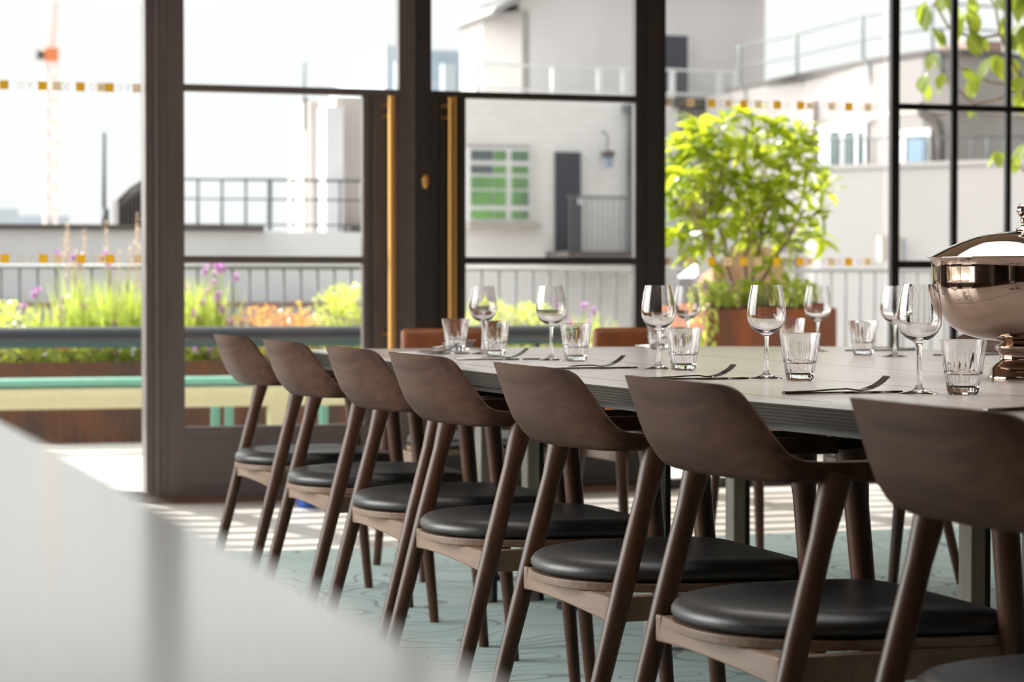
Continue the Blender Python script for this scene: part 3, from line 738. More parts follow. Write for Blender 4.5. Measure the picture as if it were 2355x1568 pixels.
bm = bmesh.new(); lathe(bm, [(0, 0.284), (0.020, 0.284), (0.017, 0.290), (0.009, 0.294), (0.0075, 0.300), (0.0105, 0.305), (0.0105, 0.308), (0.008, 0.311), (0.014, 0.316), (0.0175, 0.323), (0.0165, 0.331), (0.010, 0.337), (0, 0.339)], 32)
bmesh.ops.recalc_face_normals(bm, faces=bm.faces); obj('knob', bm, CHROME, lid, smooth=True, angle=60)

# ------------------------------------------------------------------ white counter close to the camera
ct = empty('white_counter', (-0.42, 0.8, 0), label='glossy white table very near the camera, blurred across the lower left', cat='table')
bm = bmesh.new(); B(bm, -0.9, 0.59, -2.4, 2.4, 0.765, 0.80); obj('counter_top', bm, WHITE_TOP, ct, bevel=0.004)
bm = bmesh.new(); B(bm, -0.7, 0.35, -2.2, 2.2, 0.0, 0.764); obj('base', bm, BRONZE_SHADE, ct)

# ------------------------------------------------------------------ blue object by the door
bl = empty('blue_container', (2.19, 9.55, -0.012), label='bright blue plastic tub on the floor against the door, behind the chairs', cat='tub')
bm = bmesh.new(); lathe(bm, [(0, 0), (0.045, 0.0), (0.058, 0.15), (0.062, 0.152), (0.062, 0.158), (0.054, 0.158), (0.043, 0.006), (0, 0.006)], 28)
bmesh.ops.recalc_face_normals(bm, faces=bm.faces); obj('tub_body', bm, BLUE, bl, smooth=True, angle=40)
bl2 = empty('blue_bag', (2.95, 9.5, -0.012), label='blue bag with black edge on the floor behind the table legs', cat='bag')
bm = bmesh.new(); prism(bm, [(-.05, -.04), (.055, -.04), (.055, .04), (-.05, .04)], 0.0, 0.17); obj('bag_body', bm, BLUE, bl2, bevel=0.02, segs=3)
bm = bmesh.new(); tube(bm, [(-.03, -.02, .17), (-.025, -.025, .2), (0, -.03, .215), (.025, -.025, .2), (.03, -.02, .17)], .005, 8); obj('carry_handle', bm, BLACK, bl2, smooth=True)
#EXTERIOR
# ------------------------------------------------------------------ the terrace
def U(px, Y): return at(px, HORIZ, Y).x
def Z(py, px, Y): return at(px, py, Y).z
tf = empty('terrace_paving', (4, 15, 0), kind='structure')
obj('paving_slabs', box(-14, 12, -4.9, 2.6, -0.2, -0.012), STONE, tf)
struct('ground', box(-80, 120, 17.7, 260, -6.2, -6.0), ROOFGREY)
# corten planter running along the terrace
pl = empty('steel_planter', (2.0, 14.3, -0.012), label='long rusty steel planter trough behind the green and cream bench', cat='planter')
bm = bmesh.new(); x0, x1 = -8.0, 5.2
B(bm, x0 - 2, x1 - 2, -.42, -.40, 0, .478); B(bm, x0 - 2, x1 - 2, .40, .42, 0, .478); B(bm, x0 - 2, x0 - 1.98, -.4, .4, 0, .478); B(bm, x1 - 2.02, x1 - 2, -.4, .4, 0, .478)
obj('trough_walls', bm, CORTEN, pl); obj('soil', box(x0 - 1.97, x1 - 2.03, -.39, .39, 0, .43), SOIL, pl)
# bench
bn = empty('terrace_bench', (0.5, 13.45, -0.012), label='long cream and sea-green bench with grey padded back rail on the terrace', cat='bench')
bx0, bx1 = -7.0, 4.3
bm = bmesh.new(); B(bm, bx0, bx1, -0.2, 0.02, 0.352, 0.402); tag(obj('seat_slat', bm, GREEN, bn, bevel=0.02, segs=3), label='sea-green seat rail')
bm = bmesh.new(); B(bm, bx0, bx1, -0.215, -0.18, 0.237, 0.349); B(bm, bx0, bx1, -0.235, -0.18, 0.315, 0.349); tag(obj('front_board', bm, CREAM, bn, bevel=0.004), label='cream front board')
for k in range(8):
    xx = at(640, 900, 13.25).x - 0.5 + (k - 4) * 2.7
    if xx > bx1 - .1: continue
    tag(obj('leg', box(xx - .05, xx + .05, -0.2, -.12, 0, .236), CREAM, bn), label='cream leg')
for px in (496, 528, 745, 815):
    xx = at(px, 900, 13.4).x - 0.5
    tag(obj('rear_post', box(xx - .022, xx + .022, -.06, -.02, 0, .35), GREEN, bn), label='green post')
bm = bmesh.new(); tube(bm, [(bx0, -.02, .630), (bx1, -.02, .630)], .060, 20); tag(obj('back_roll', bm, GREY_TUBE, bn, smooth=True, angle=50), label='dark grey padded tube')
for k in range(7):
    xx = bx0 + .2 + k * 1.8; obj('bracket', box(xx - .012, xx + .012, -.01, .02, .38, .60), BLACK, bn)

# railing at the terrace edge
def railing(name, p0, p1, ztop, zbot, n, m, label, rb=0.008, rt=0.016, cat='railing', group=None, mid=None, posts=0):
    p0, p1 = Vector((p0[0], p0[1], 0)), Vector((p1[0], p1[1], 0)); r = empty(name, ((p0.x + p1.x) / 2, (p0.y + p1.y) / 2, zbot), label=label, cat=cat, group=group)
    o_ = Vector(r.location); bm = bmesh.new()
    a, b = p0 - o_, p1 - o_
    for z in [ztop, zbot + 0.05] + (mid or []): tube(bm, [(a.x, a.y, z - zbot), (b.x, b.y, z - zbot)], rt if z == ztop else rt * .7, 8)
    obj('top_rail', bm, m, r, smooth=True)
    for i in range(n + 1):
        q = a.lerp(b, i / n); bm = bmesh.new(); rr = rb * (2.0 if posts and i % posts == 0 else 1)
        tube(bm, [(q.x, q.y, 0), (q.x, q.y, ztop - zbot)], rr, 6); obj('baluster' if not (posts and i % posts == 0) else 'post', bm, m, r, smooth=True)
    return r
xl = U(-40, 14.9); xr = U(960, 14.9)
railing('terrace_railing', (xl, 14.9), (xr, 14.9), 1.03, 0.0, 25, RAIL, 'dark thin bar railing at the terrace edge, left section behind the plants')
railing('terrace_railing', (xr + .03, 16.1), (U(2420, 17.2), 17.2), 1.035, 0.0, 44, RAIL, 'thin bar railing at the terrace edge, right section behind the planted tree', rb=.0085)
for o_ in bpy.data.objects:
    if o_.parent and o_.parent.name.startswith('terrace_railing') and o_.name.startswith('top_rail'): o_.data.materials[0] = RAIL_L

# ------------------------------------------------------------------ plants
def leaf_geo(bm, base, d, L, W, droop=0.3, seg=3, roll=0.0):
    d = d.normalized(); up = Vector((0, 0, 1)); side = d.cross(up)
    if side.length < 0.05: side = Vector((1, 0, 0))
    side.normalize(); side = Matrix.Rotation(roll, 3, d) @ side; nrm = side.cross(d)
    prof = [0.15, 0.85, 1.0, 0.7, 0.05] if seg > 2 else [0.2, 1.0, 0.05]
    k = len(prof); rows = []
    for i, w in enumerate(prof):
        t = i / (k - 1); c = base + d * (L * t) - up * (droop * L * t * t)
        rows.append((bm.verts.new(c - side * W * w / 2 + nrm * W * .12 * w), bm.verts.new(c), bm.verts.new(c + side * W * w / 2 + nrm * W * .12 * w)))
    for i in range(k - 1):
        a, b = rows[i], rows[i + 1]
        bm.faces.new((a[0], a[1], b[1], b[0])); bm.faces.new((a[1], a[2], b[2], b[1]))
def rvec(zb=0.0):
    while True:
        v = Vector((random.uniform(-1, 1), random.uniform(-1, 1), random.uniform(-1, 1)))
        if 0.1 < v.length < 1: v.normalize(); v.z += zb; return v.normalized()
def shrub(name, c, rx, ry, h, n, L, W, m, label, cat='shrub', group=None, base_z=None, flower=None, nf=0):
    c = Vector(c); r = empty(name, c, label=label, cat=cat, group=group)
    bm = bmesh.new()
    for i in range(n):
        v = rvec(0.25); q = random.random() ** 0.4
        p = Vector((v.x * rx * q, v.y * ry * q, h * .5 + v.z * h * .5 * q)); 
        if p.z < 0: p.z = random.uniform(0, .05)
        leaf_geo(bm, p, (v + rvec() * .7), L * random.uniform(.6, 1.2), W * random.uniform(.7, 1.2), .25, 2)
    obj('foliage', bm, m, r)
    bm = bmesh.new()
    for i in range(7):
        a = random.uniform(0, 2 * PI); tube(bm, [(0, 0, -.04), (rx * .3 * math.cos(a), ry * .3 * math.sin(a), h * .45), (rx * .6 * math.cos(a), ry * .6 * math.sin(a), h * .75)], [.008, .005, .003], 5)
    obj('stems', bm, BARK, r)
    if nf:
        bm = bmesh.new()
        for i in range(nf):
            p = Vector((random.uniform(-rx, rx), random.uniform(-ry, ry), h * random.uniform(.55, 1.15)))
            for k in range(9): leaf_geo(bm, p, rvec(.4), .035, .02, .1, 2)
        obj('blossom', bm, flower, r)
    return r
def grasses(name, c, rx, ry, h, n, label, m, tips=None, group=None, flower=None, nf=0, cat='ornamental grass'):
    r = empty(name, c, label=label, cat=cat, group=group); bm = bmesh.new()
    for i in range(n):
        b = Vector((random.uniform(-rx, rx) * .75, random.uniform(-ry, ry) * .8, 0)); d = Vector((random.gauss(0, .16), random.gauss(0, .16), 1))
        leaf_geo(bm, b, d, h * random.uniform(.45, 1.05), .010, random.uniform(0, .12), 3, random.uniform(0, 3))
    obj('blades', bm, m, r)
    if tips:
        bm = bmesh.new()
        for i in range(tips):
            b = Vector((random.uniform(-rx, rx) * .7, random.uniform(-ry, ry) * .6, 0)); t = b + Vector((random.gauss(0, .07), random.gauss(0, .05), h * random.uniform(1.1, 1.6)))
            tube(bm, [b, b.lerp(t, .6), t], [.003, .003, .002], 5)
            for k in range(14): leaf_geo(bm, t - Vector((0, 0, .012 * k)), rvec(.5), .035, .008, .1, 2)
        obj('seed_heads', bm, STRAW, r)
    if nf:
        bm = bmesh.new(); st = bmesh.new()
        for i in range(nf):
            p = Vector((random.uniform(-rx, rx), random.uniform(-ry, ry), h * random.uniform(.35, 1.15)))
            tube(st, [(p.x * .8, p.y * .8, 0), p], .0025, 5)
            for k in range(16): leaf_geo(bm, p, rvec(.2), .038, .022, .1, 2)
        obj('blossom', bm, flower or PURPLE, r); obj('stems', st, LEAF_G, r)
    return r
PY = 14.3; PZ = 0.42
def PXp(px): return U(px, PY)
shrub('yellow_shrub', (PXp(10), PY, PZ), .22, .25, .40, 700, .05, .024, LEAF_Y, 'round yellow-green shrub at the far left of the long planter')
grasses('flowering_grass', (PXp(95), PY, PZ), .14, .22, .42, 120, 'thin grass with pink flower heads beside the far left shrub', LEAF_G, nf=9)
grasses('flowering_grass', (PXp(190), PY, PZ), .17, .25, .62, 260, 'tall bright green grass clump with straw seed heads, left pane', LEAF_G, tips=5, nf=7)
grasses('flowering_grass', (PXp(285), PY, PZ), .17, .25, .60, 260, 'tall green grass clump left of the bronze door post', LEAF_G, tips=6, nf=4)
grasses('flowering_grass', (PXp(395), PY, PZ), .2, .25, .60, 160, 'grass clump mostly hidden behind the bronze door post', LEAF_G, nf=5)
grasses('flowering_grass', (PXp(470), PY, PZ), .17, .25, .56, 260, 'purple-flowered grass clump behind the left door glass', LEAF_G, nf=26)
shrub('orange_plant', (PXp(600), PY, PZ), .22, .25, .37, 620, .05, .02, LEAF_O, 'low orange-leaved plant between the grass and the yellow shrub', 'plant')
shrub('orange_plant', (PXp(690), PY, PZ), .15, .25, .34, 360, .05, .02, LEAF_O, 'low yellow-orange plant beside the round shrub', 'plant', flower=GOLD, nf=5)
shrub('yellow_shrub', (PXp(795), PY, PZ), .24, .27, .50, 1100, .05, .026, LEAF_Y, 'round yellow-green shrub behind the right edge of the left door glass')
shrub('yellow_shrub', (PXp(1120), PY, PZ), .20, .25, .42, 600, .05, .024, LEAF_Y, 'yellow-green shrub behind the leftmost wine glass')
shrub('yellow_shrub', (PXp(1215), PY, PZ), .18, .25, .38, 600, .05, .024, LEAF_Y, 'yellow-green shrub behind the second wine glass')
# shorter second part with low flowers
grasses('flowering_grass', (PXp(1350), PY, PZ), .25, .25, .36, 150, 'sparse grass with pink flowers behind the right door glass', LEAF_G, nf=12)
x = x0 + .3; i = 0
lowl = ['low', 'mixed', 'small', 'dense']
for px in range(-30, 1500, 105):
    shrub('ground_cover', (U(px, 13.98), 13.98, PZ), .24, .07, .16, 300, .035, .02, (LEAF, LEAF_D, LEAF_G)[i % 3], ('first second third fourth fifth sixth seventh eighth ninth tenth eleventh twelfth thirteenth fourteenth fifteenth'.split()[i]) + ' low plant patch from the left with ' + ('white', 'orange', 'purple')[i % 3] + ' blooms below the grey rail', 'plant', 'low plants along the front of the long planter', flower=(WHITEP, LEAF_O, PURPLE)[i % 3], nf=7)
    i += 1

# square planter with the tree
TY = 12.0
tp_ = empty('steel_planter', (U(1760, TY + .3), TY + .35, -0.012), label='tall square rusty steel planter holding the leafy tree', cat='planter')
hx = (U(1925, TY) - U(1625, TY)) / 2; cxp = (U(1925, TY) + U(1625, TY)) / 2; tp_.location.x = cxp; zt = Z(704, 1800, TY)
bm = bmesh.new(); B(bm, -hx, hx, -.35, .35, 0, zt); obj('planter_box', bm, CORTEN2, tp_, bevel=.004)
obj('soil', box(-hx + .02, hx - .02, -.33, .33, zt, zt + .01), SOIL, tp_)
tr = empty('potted_tree', (U(1690, TY + .3), TY + .3, zt), label='bushy tree with long bright yellow-green leaves in the square rusty planter', cat='tree')
bm = bmesh.new(); tips = []
base = Vector((0, 0, 0))
def P(px, py, dy=0.0):
    q = at(px, py, TY + .3 + dy); return q - Vector(tr.location)
def branch(a, b, r0, r1, n=5, wob=.03):
    pts = []
    for i in range(n + 1):
        t = i / n; p = a.lerp(b, t); 
        if 0 < i < n: p += Vector((random.uniform(-wob, wob), random.uniform(-wob, wob), random.uniform(-wob, wob) * .5))
        pts.append(p)
    tube(bm, pts, [r0 + (r1 - r0) * i / n for i in range(n + 1)], 7); return pts
trunks = [(Vector((-.02, 0, 0)), P(1590, 470, -.1)), (Vector((0.0, .02, 0)), P(1640, 420, .1)), (Vector((.05, 0, 0)), P(1730, 480, 0)), (Vector((.08, .02, 0)), P(1850, 480, -.05)), (Vector((.03, -.03, 0)), P(1780, 420, .12))]
cl = [(1590, 300, .1), (1665, 275, .05), (1560, 400, .1), (1610, 410, -.05), (1665, 420, .1), (1590, 500, .05), (1620, 560, 0), (1690, 520, .1), (1720, 430, -.12), (1760, 420, .05), (1800, 400, -.1), (1850, 330, 0), (1600, 350, 0), (1750, 480, .12), (1800, 550, .05), (1600, 285, 0), (1560, 330, .1), (1650, 300, -.1), (1725, 262, 0), (1700, 320, .15), (1775, 285, -.05), (1580, 400, -.15), (1640, 380, .1), (1550, 470, 0), (1700, 400, -.1), (1760, 370, .1), (1830, 300, 0), (1830, 350, -.1),
      (1600, 450, .15), (1660, 460, 0), (1720, 470, .1), (1780, 450, -.1), (1870, 390, 0), (1890, 430, .1), (1830, 430, .1), (1745, 530, 0), (1810, 510, -.1), (1860, 500, 0), (1870, 540, .1), (1560, 370, .12), (1620, 340, -.1), (1680, 360, .05), (1800, 340, .15), (1770, 600, -.1), (1640, 520, -.1), (1740, 320, .1), (1555, 540, .0), (1540, 420, .0)]
mids = [t[1] for t in trunks]
for a, b in trunks: branch(a, b, .014, .007, 6, .02)
fol = bmesh.new()
for (px, py, dy) in cl:
    c = P(px, py, dy * 1.6); m_ = min(mids, key=lambda q: (q - c).length); branch(m_.lerp(base, .25), c, .006, .003, 4, .02)
    nl = 12
    for k in range(nl):
        a = 2 * PI * k / nl * 2.4 + random.random(); el = random.uniform(-.15, 1.0)
        d = Vector((math.cos(a), math.sin(a) * .8, el)); leaf_geo(fol, c + d * .01 - Vector((0, 0, .04 * random.random())), d, random.uniform(.12, .20), random.uniform(.050, .074), random.uniform(.25, .65), 3, random.uniform(-.5, .5))
    for k in range(6):
        p = c + rvec() * .09 - Vector((0, 0, .05)); leaf_geo(fol, p, rvec(), random.uniform(.08, .13), .045, .4, 3, random.uniform(-1, 1))
obj('branches', bm, BARK, tr, smooth=True); obj('foliage', fol, LEAF, tr, smooth=True)
shrub('trailing_plant', (U(1640, TY) + .05, TY + .1, zt), .13, .12, .13, 330, .05, .025, LEAF_G, 'pink-flowered trailing plant over the left corner of the square planter', 'plant', flower=PURPLE, nf=8)
shrub('trailing_plant', (U(1745, TY) + .02, TY + .12, zt), .13, .12, .13, 330, .05, .025, LEAF, 'green plant at the foot of the potted tree', 'plant')
shrub('trailing_plant', (U(1845, TY) + .02, TY + .12, zt), .16, .12, .14, 420, .05, .025, LEAF_Y, 'yellow-green plant at the right corner of the square planter', 'plant')
# trailing stems down the planter's side
tl = empty('ivy_trail', (U(1612, TY - .02), TY - .06, zt), label='thin leafy vine hanging down the left side of the square planter', cat='vine')
bm = bmesh.new()
for i in range(120): leaf_geo(bm, Vector((random.uniform(-.07, .07), random.uniform(-.04, .04), -random.random() * .5)), rvec(-.2), .05, .028, .4, 2)
obj('foliage', bm, LEAF_G, tl); bm = bmesh.new()
for k in range(3): tube(bm, [(0.03 * k - .02, 0.02, 0.02), (.03 * k - .03, -.01, -.2), (.02 * k, 0, -.48)], .003, 5)
obj('stems', bm, BARK, tl)

# climbing plant outside window 3
cb = empty('climbing_plant', (U(2250, 11.2), 11.2, -0.012), label='climbing plant with large pointed green leaves outside the black grid window', cat='climber')
def Q(px, py, dy=0): return at(px, py, 11.2 + dy) - Vector(cb.location)
bm = bmesh.new()
vines = [[(2420, 700), (2400, 400), (2350, 200), (2280, 190), (2230, 170), (2200, 150)], [(2430, 700), (2420, 300), (2330, 150), (2300, 80), (2290, 20), (2260, -40)], [(2440, 700), (2410, 200), (2370, 60), (2340, 0), (2300, -60)], [(2425, 700), (2390, 420), (2340, 380), (2310, 350)], [(2300, 80), (2240, 90), (2180, 60), (2150, 10), (2170, -40)], [(2350, 200), (2290, 230), (2240, 240), (2160, 170)]]
for v in vines:
    pts = [Q(a, b if b < 700 else 1000, random.uniform(-.05, .05)) for a, b in v]; tube(bm, pts, [.009 - .006 * i / len(pts) for i in range(len(pts))], 6)
obj('stems', bm, BARK, cb, smooth=True)
bm = bmesh.new()
for (px, py, s) in [(2130, 40, 1.3), (2150, 90, 1.2), (2150, 150, 1), (2125, 205, 1.2), (2170, 200, 1), (2195, 70, 1.2), (2225, 60, 1.6), (2235, 110, 1.5), (2215, 180, 1), (2240, 200, 1), (2285, 170, 1.6), (2300, 60, .9), (2320, 100, 1), (2345, 30, 1.4), (2350, 120, 1.3), (2345, 80, 1.3), (2330, 155, .9), (2345, 200, 1.2), (2185, 20, 1), (2240, 20, .9), (2170, 10, .9), (2300, 10, 1), (2350, 360, 1.1), (2298, 365, 1), (2335, 380, .9), (2230, 262, .6), (2350, 240, 1), (2320, -10, 1.2), (2355, -10, 1.4)]:
    for k in range(3):
        d = Vector((random.uniform(-.5, .5), random.uniform(-.5, .3), -1.0 + .5 * random.random()))
        leaf_geo(bm, Q(px + random.uniform(-10, 10), py - 22 * s + random.uniform(-10, 10), random.uniform(-.1, .1)), d, .10 * s, .062 * s, 0.05, 3, random.uniform(-.8, .8))
obj('foliage', bm, LEAF_D, cb, smooth=True)

# canopied lounge pod
HY = 14.6
hd = empty('canopy_lounger', (U(1640, HY), HY, -0.012), label='tan wicker daybed with pale curved hood behind the planted tree', cat='daybed')
def H(px, py): q = at(px, py, HY); return (q.x - hd.location.x, q.z + .012)
bm = bmesh.new(); out_ = [H(*p) for p in ((1640, 700), (1640, 556), (1660, 545), (1680, 535), (1760, 560), (1800, 600), (1815, 640), (1815, 700))]
fr = [bm.verts.new((x, 0, z)) for x, z in out_]; bk = [bm.verts.new((x, .3, z)) for x, z in out_]
bm.faces.new(fr); bm.faces.new(list(reversed(bk)))
for i in range(len(fr)): bm.faces.new((fr[i], bk[i], bk[(i + 1) % len(fr)], fr[(i + 1) % len(fr)]))
bmesh.ops.recalc_face_normals(bm, faces=bm.faces); obj('wicker_shell', bm, TANFAB, hd, bevel=.02)
a = H(1600, 700); b_ = H(1700, 640)
obj('seat_base', box(a[0], b_[0], -.25, 0, 0, b_[1] * .95), TANFAB, hd, bevel=.02)
bm = bmesh.new(); rows = []
for i in range(9):
    u = i / 8; px = 1495 + (1612 - 1495) * (1 - (1 - u) ** 1.0); 
    arc = [H(1480, 532), H(1560, 530), H(1605, 534), H(1618, 545)]
for j, dy in enumerate((-.35, -.18, 0.0)):
    row = []
    for (px, py) in ((1548, 545), (1580, 534), (1620, 530), (1660, 538), (1645, 562), (1612, 600), (1560, 640)):
        x_, z_ = H(px, py); row.append(bm.verts.new((x_, dy, z_)))
    rows.append(row)
for i in range(2):
    for k in range(6): bm.faces.new((rows[i][k], rows[i][k + 1], rows[i + 1][k + 1], rows[i + 1][k]))
bm.faces.new(rows[0]); 
o_ = obj('hood', bm, HOODFAB, hd)
so = o_.modifiers.new('t', 'SOLIDIFY'); so.thickness = .012

# ------------------------------------------------------------------ neighbouring buildings
NY = 19.0
nb = empty('parapet_building', (U(300, NY), NY, -6.0), label='pale rooftop parapet wall with dark coping beyond the railing on the left', cat='building')
ox, oy, oz = nb.location
zc = Z(530, 300, NY); xr_ = U(845, NY)
obj('parapet_wall', box(-6 - ox, xr_ - ox, 0, 5, 0, zc + 6), PARAPET, nb)
obj('coping', box(-6.1 - ox, U(605, NY) - ox, -.06, 5.0, zc + 6, zc + 6.045), COPING, nb)
# low dark roofs just beyond the terrace edge
lr = empty('low_roof', (4.5, 17.85, -6.0), label='dark low roof just below the terrace railing', cat='roof')
LX = U(1010, 17.9) - 4.5
obj('roof_slab', box(-9, LX, 0, 1.0, 0, 6 + Z(706, 600, 17.9)), ROOFGREY, lr)
obj('roof_kerb', box(-9, LX, 0, .1, 6 + Z(706, 600, 17.9), 6.03 + Z(703, 600, 17.9)), mat('brick_brown', (0.20, 0.13, 0.11), 0.9), lr)

RY = 20.0
railing('roof_railing', (U(400, RY), RY), (U(835, RY), RY), Z(413, 600, RY), Z(530, 600, RY), 8, RAIL, 'thin grey roof railing seen through the left door glass', rb=.012, rt=.012, mid=[Z(458, 600, RY)], posts=4)
# vent louvre housing and dark pole
lv = empty('roof_louvre_housing', (U(305, 21), 21, Z(516, 300, 21)), label='dark slatted plant housing on the roof left of the bronze post', cat='housing')
ox, oy, oz = lv.location
pts = [(272, 462), (300, 435), (335, 412), (352, 408)]
for i in range(9):
    px = 274 + i * 8.6; py = 462 - (px - 272) * 0.72 if px < 340 else 413
    a = at(px, py, 21); obj('louvre_blade', box(a.x - ox - .010, a.x - ox + .010, 0, .3, 0, a.z - oz), COPING, lv)
bm = bmesh.new(); tube(bm, [(at(px, py, 21).x - ox, 0, at(px, py, 21).z - oz) for px, py in pts], .018, 8); obj('top_frame', bm, COPING, lv, smooth=True)
po = empty('roof_pole', (U(240, 20), 20, Z(518, 240, 20)), label='dark vertical pole on the roof in the left pane', cat='pole')
bm = bmesh.new(); tube(bm, [(0, 0, 0), (0, 0, Z(305, 240, 20) - po.location.z)], .017, 10); obj('pole_shaft', bm, RAIL, po, smooth=True)
bm = bmesh.new(); tube(bm, [(.01, 0, 0), (.01, 0, Z(480, 240, 20) - po.location.z)], .032, 10); obj('pole_base', bm, RAIL, po, smooth=True)
# tower block
KY = 26.0
tw = empty('stair_tower', (U(830, KY), KY, -6), label='weathered pinkish stair tower with pipes behind the left door glass', cat='building')
ox, oy, oz = tw.location; zt_ = Z(222, 780, KY)
obj('tower_body', box(U(772, KY) - ox, U(930, KY) - ox, 0, 2.2, 0, zt_ + 6), PINKWALL, tw)
obj('white_column', box(U(735, KY) - ox, U(776, KY) - ox, -.3, .2, 0, Z(250, 780, KY) + 6), PARAPET, tw)
obj('side_wall', box(U(716, KY) - ox, U(740, KY) - ox, .1, 1.2, 0, Z(232, 720, KY) + 6), PINKWALL, tw)
bm = bmesh.new(); tube(bm, [(U(705, KY) - ox, 0, Z(540, 705, KY) + 6), (U(705, KY) - ox, 0, Z(225, 705, KY) + 6)], .018, 8); tube(bm, [(U(701, KY) - ox, 0, Z(300, 705, KY) + 6), (U(701, KY) - ox, 0, Z(145, 705, KY) + 6)], .012, 8)
obj('aerial_pole', bm, RAIL, tw, smooth=True)
for (px0, px1, py0, py1) in ((780, 835, 500, 545),):
    obj('plant_box', box(U(px0, KY) - ox, U(px1, KY) - ox, -.5, 0, Z(py1, 800, KY) + 6, Z(py0 + 20, 800, KY) + 6), COPING, tw)

# main white building
MY = 30.0
mb = empty('white_building', (U(1300, MY), MY, -6), label='white painted brick building with green window and dark door beyond the terrace', cat='building')
ox, oy, oz = mb.location
def MBX(px): return U(px, MY) - ox
def MBZ(py): return Z(py, 1300, MY) + 6
def mbox(name, px0, px1, py0, py1, y0, y1, m, parent=mb, **k): return obj(name, box(MBX(px0), MBX(px1), y0, y1, MBZ(py1), MBZ(py0)), m, parent, **k)
obj('brick_wall', box(MBX(1000), MBX(1560), 0, 8, 0, MBZ(219)), WHITEWALL, mb)
obj('grey_wall', box(MBX(1562), MBX(1692), .3, 8, 0, MBZ(226)), GREYWALL, mb)
mbox('roof_ledge', 1545, 1705, 219, 240, -.1, .6, COPING)
pw = obj('penthouse_wall', box(MBX(1240), MBX(1812), .8, 2.2, MBZ(219), MBZ(-60)), GREYWALL, mb)
bm = bmesh.new(); B(bm, MBX(1160) , MBX(1820), .5, 2.7, MBZ(-62), MBZ(-75)); obj('roof_slab', bm, PARAPET, mb)
# lit gable side with sloping eave
a = [(MBX(1178), 2.2), (MBX(1239), .8), (MBX(1239), 2.2)]
bm = bmesh.new(); prism(bm, [(MBX(1176), 1.3), (MBX(1241), .75), (MBX(1300), .9), (MBX(1300), 2.4), (MBX(1176), 2.4)], MBZ(219), MBZ(12)); bmesh.ops.recalc_face_normals(bm, faces=bm.faces); obj('gable_wall', bm, CREAMWALL, mb)
bm = bmesh.new(); e = [(1155, 26), (1165, 12), (1205, -12), (1300, -70), (1300, -50), (1210, 2), (1172, 26)]
f_ = [bm.verts.new((MBX(p), .5, MBZ(q))) for p, q in e]; g_ = [bm.verts.new((MBX(p), 2.5, MBZ(q))) for p, q in e]
bm.faces.new(f_); bm.faces.new(list(reversed(g_)))
for i in range(len(e)): bm.faces.new((f_[i], g_[i], g_[(i + 1) % len(e)], f_[(i + 1) % len(e)]))
bmesh.ops.recalc_face_normals(bm, faces=bm.faces); obj('sloping_eave', bm, ROOFGREY, mb)
o_ = mbox('upper_door', 1551, 1628, 58, 200, .74, .82, DARKDOOR); mbox('door_frame', 1545, 1634, 52, 200, .77, .83, WHITEP, o_)
# green window
wf = mbox('window', 1074, 1217, 343, 512, -.06, .05, WHITEP)
i = 0
for (a0, a1) in ((1080, 1130), (1133, 1160), (1173, 1212)):
    for (b0, b1) in ((350, 372), (384, 402), (410, 436), (442, 474), (486, 505)):
        pm = PANEDARK if (a0 == 1080 and b0 in (350, 384)) else PANEGREEN
        mbox('pane', a0, a1, b0, b1, -.075, -.055, pm, wf); i += 1
mbox('window_sill', 1070, 1235, 514, 526, -.2, .0, mat('sill_stone', (0.42, 0.37, 0.33), .8))
mbox('window_lintel', 1074, 1217, 336, 343, -.03, .01, CREAMWALL)
dr = mbox('lower_door', 1275, 1333, 350, 580, -.05, .02, DARKDOOR); mbox('door_knob', 1327, 1336, 455, 470, -.12, -.05, WHITEP, dr)
mbox('balcony_ledge', 1255, 1462, 580, 592, -.9, 0, COPING)
br_ = mbox('balcony_rail', 1258, 1462, 456, 461, -.88, -.84, RAIL)
for k in range(17):
    px = 1262 + k * 12.2; mbox('baluster', px, px + 2.2, 461, 580, -.87, -.85, RAIL, br_)
bm = bmesh.new(); tube(bm, [(MBX(1441), -.12, MBZ(580)), (MBX(1441), -.12, MBZ(240))], .045, 10); B(bm, MBX(1430), MBX(1454), -.2, 0, MBZ(256), MBZ(238)); obj('drainpipe', bm, RAIL, mb, smooth=True, angle=40)
ln = mbox('wall_lantern', 1376, 1396, 348, 362, -.3, -.1, COPING); mbox('lantern_glass', 1380, 1393, 362, 385, -.28, -.14, PANEBLUE, ln)
bm = bmesh.new(); tube(bm, [(MBX(1386), 0, MBZ(300)), (MBX(1384), -.2, MBZ(310)), (MBX(1386), -.2, MBZ(348))], .012, 6); obj('lantern_arm', bm, RAIL, ln)
rr_ = mbox('terrace_rail', 1095, 1700, 150, 155, -.0, .06, WHITEP)
mbox('lower_rail', 1095, 1700, 206, 212, -.0, .06, WHITEP, rr_)
for px in (1098, 1275, 1380, 1436, 1547, 1655, 1690): mbox('rail_post', px - 5, px + 5, 150, 219, -.01, .07, WHITEP, rr_)
obj('rail_glass', box(MBX(1098), MBX(1690), .02, .03, MBZ(206), MBZ(155)), PANE, rr_)
da = empty('dark_awning', (U(1855, 23.2), 23.2, -6), label='dark flat awning on posts low behind the right side of the planted tree', cat='awning')
for nm, p0_, p1_, q0_, q1_ in (('awning_board', 1822, 1886, 560, 580), ('lower_board', 1828, 1886, 592, 612), ('post', 1832, 1838, 580, 760), ('post', 1876, 1882, 580, 760)):
    a_, b_ = at(p0_, q1_, 23.2), at(p1_, q0_, 23.2); obj(nm, box(a_.x - da.location.x, b_.x - da.location.x, 0, .6 if 'board' in nm else .05, (0 if nm == 'post' else a_.z + 6), b_.z + 6), COPING, da)
rb_ = mbox('lower_balcony_rail', 1540, 1720, 487, 491, -.6, -.55, RAIL)
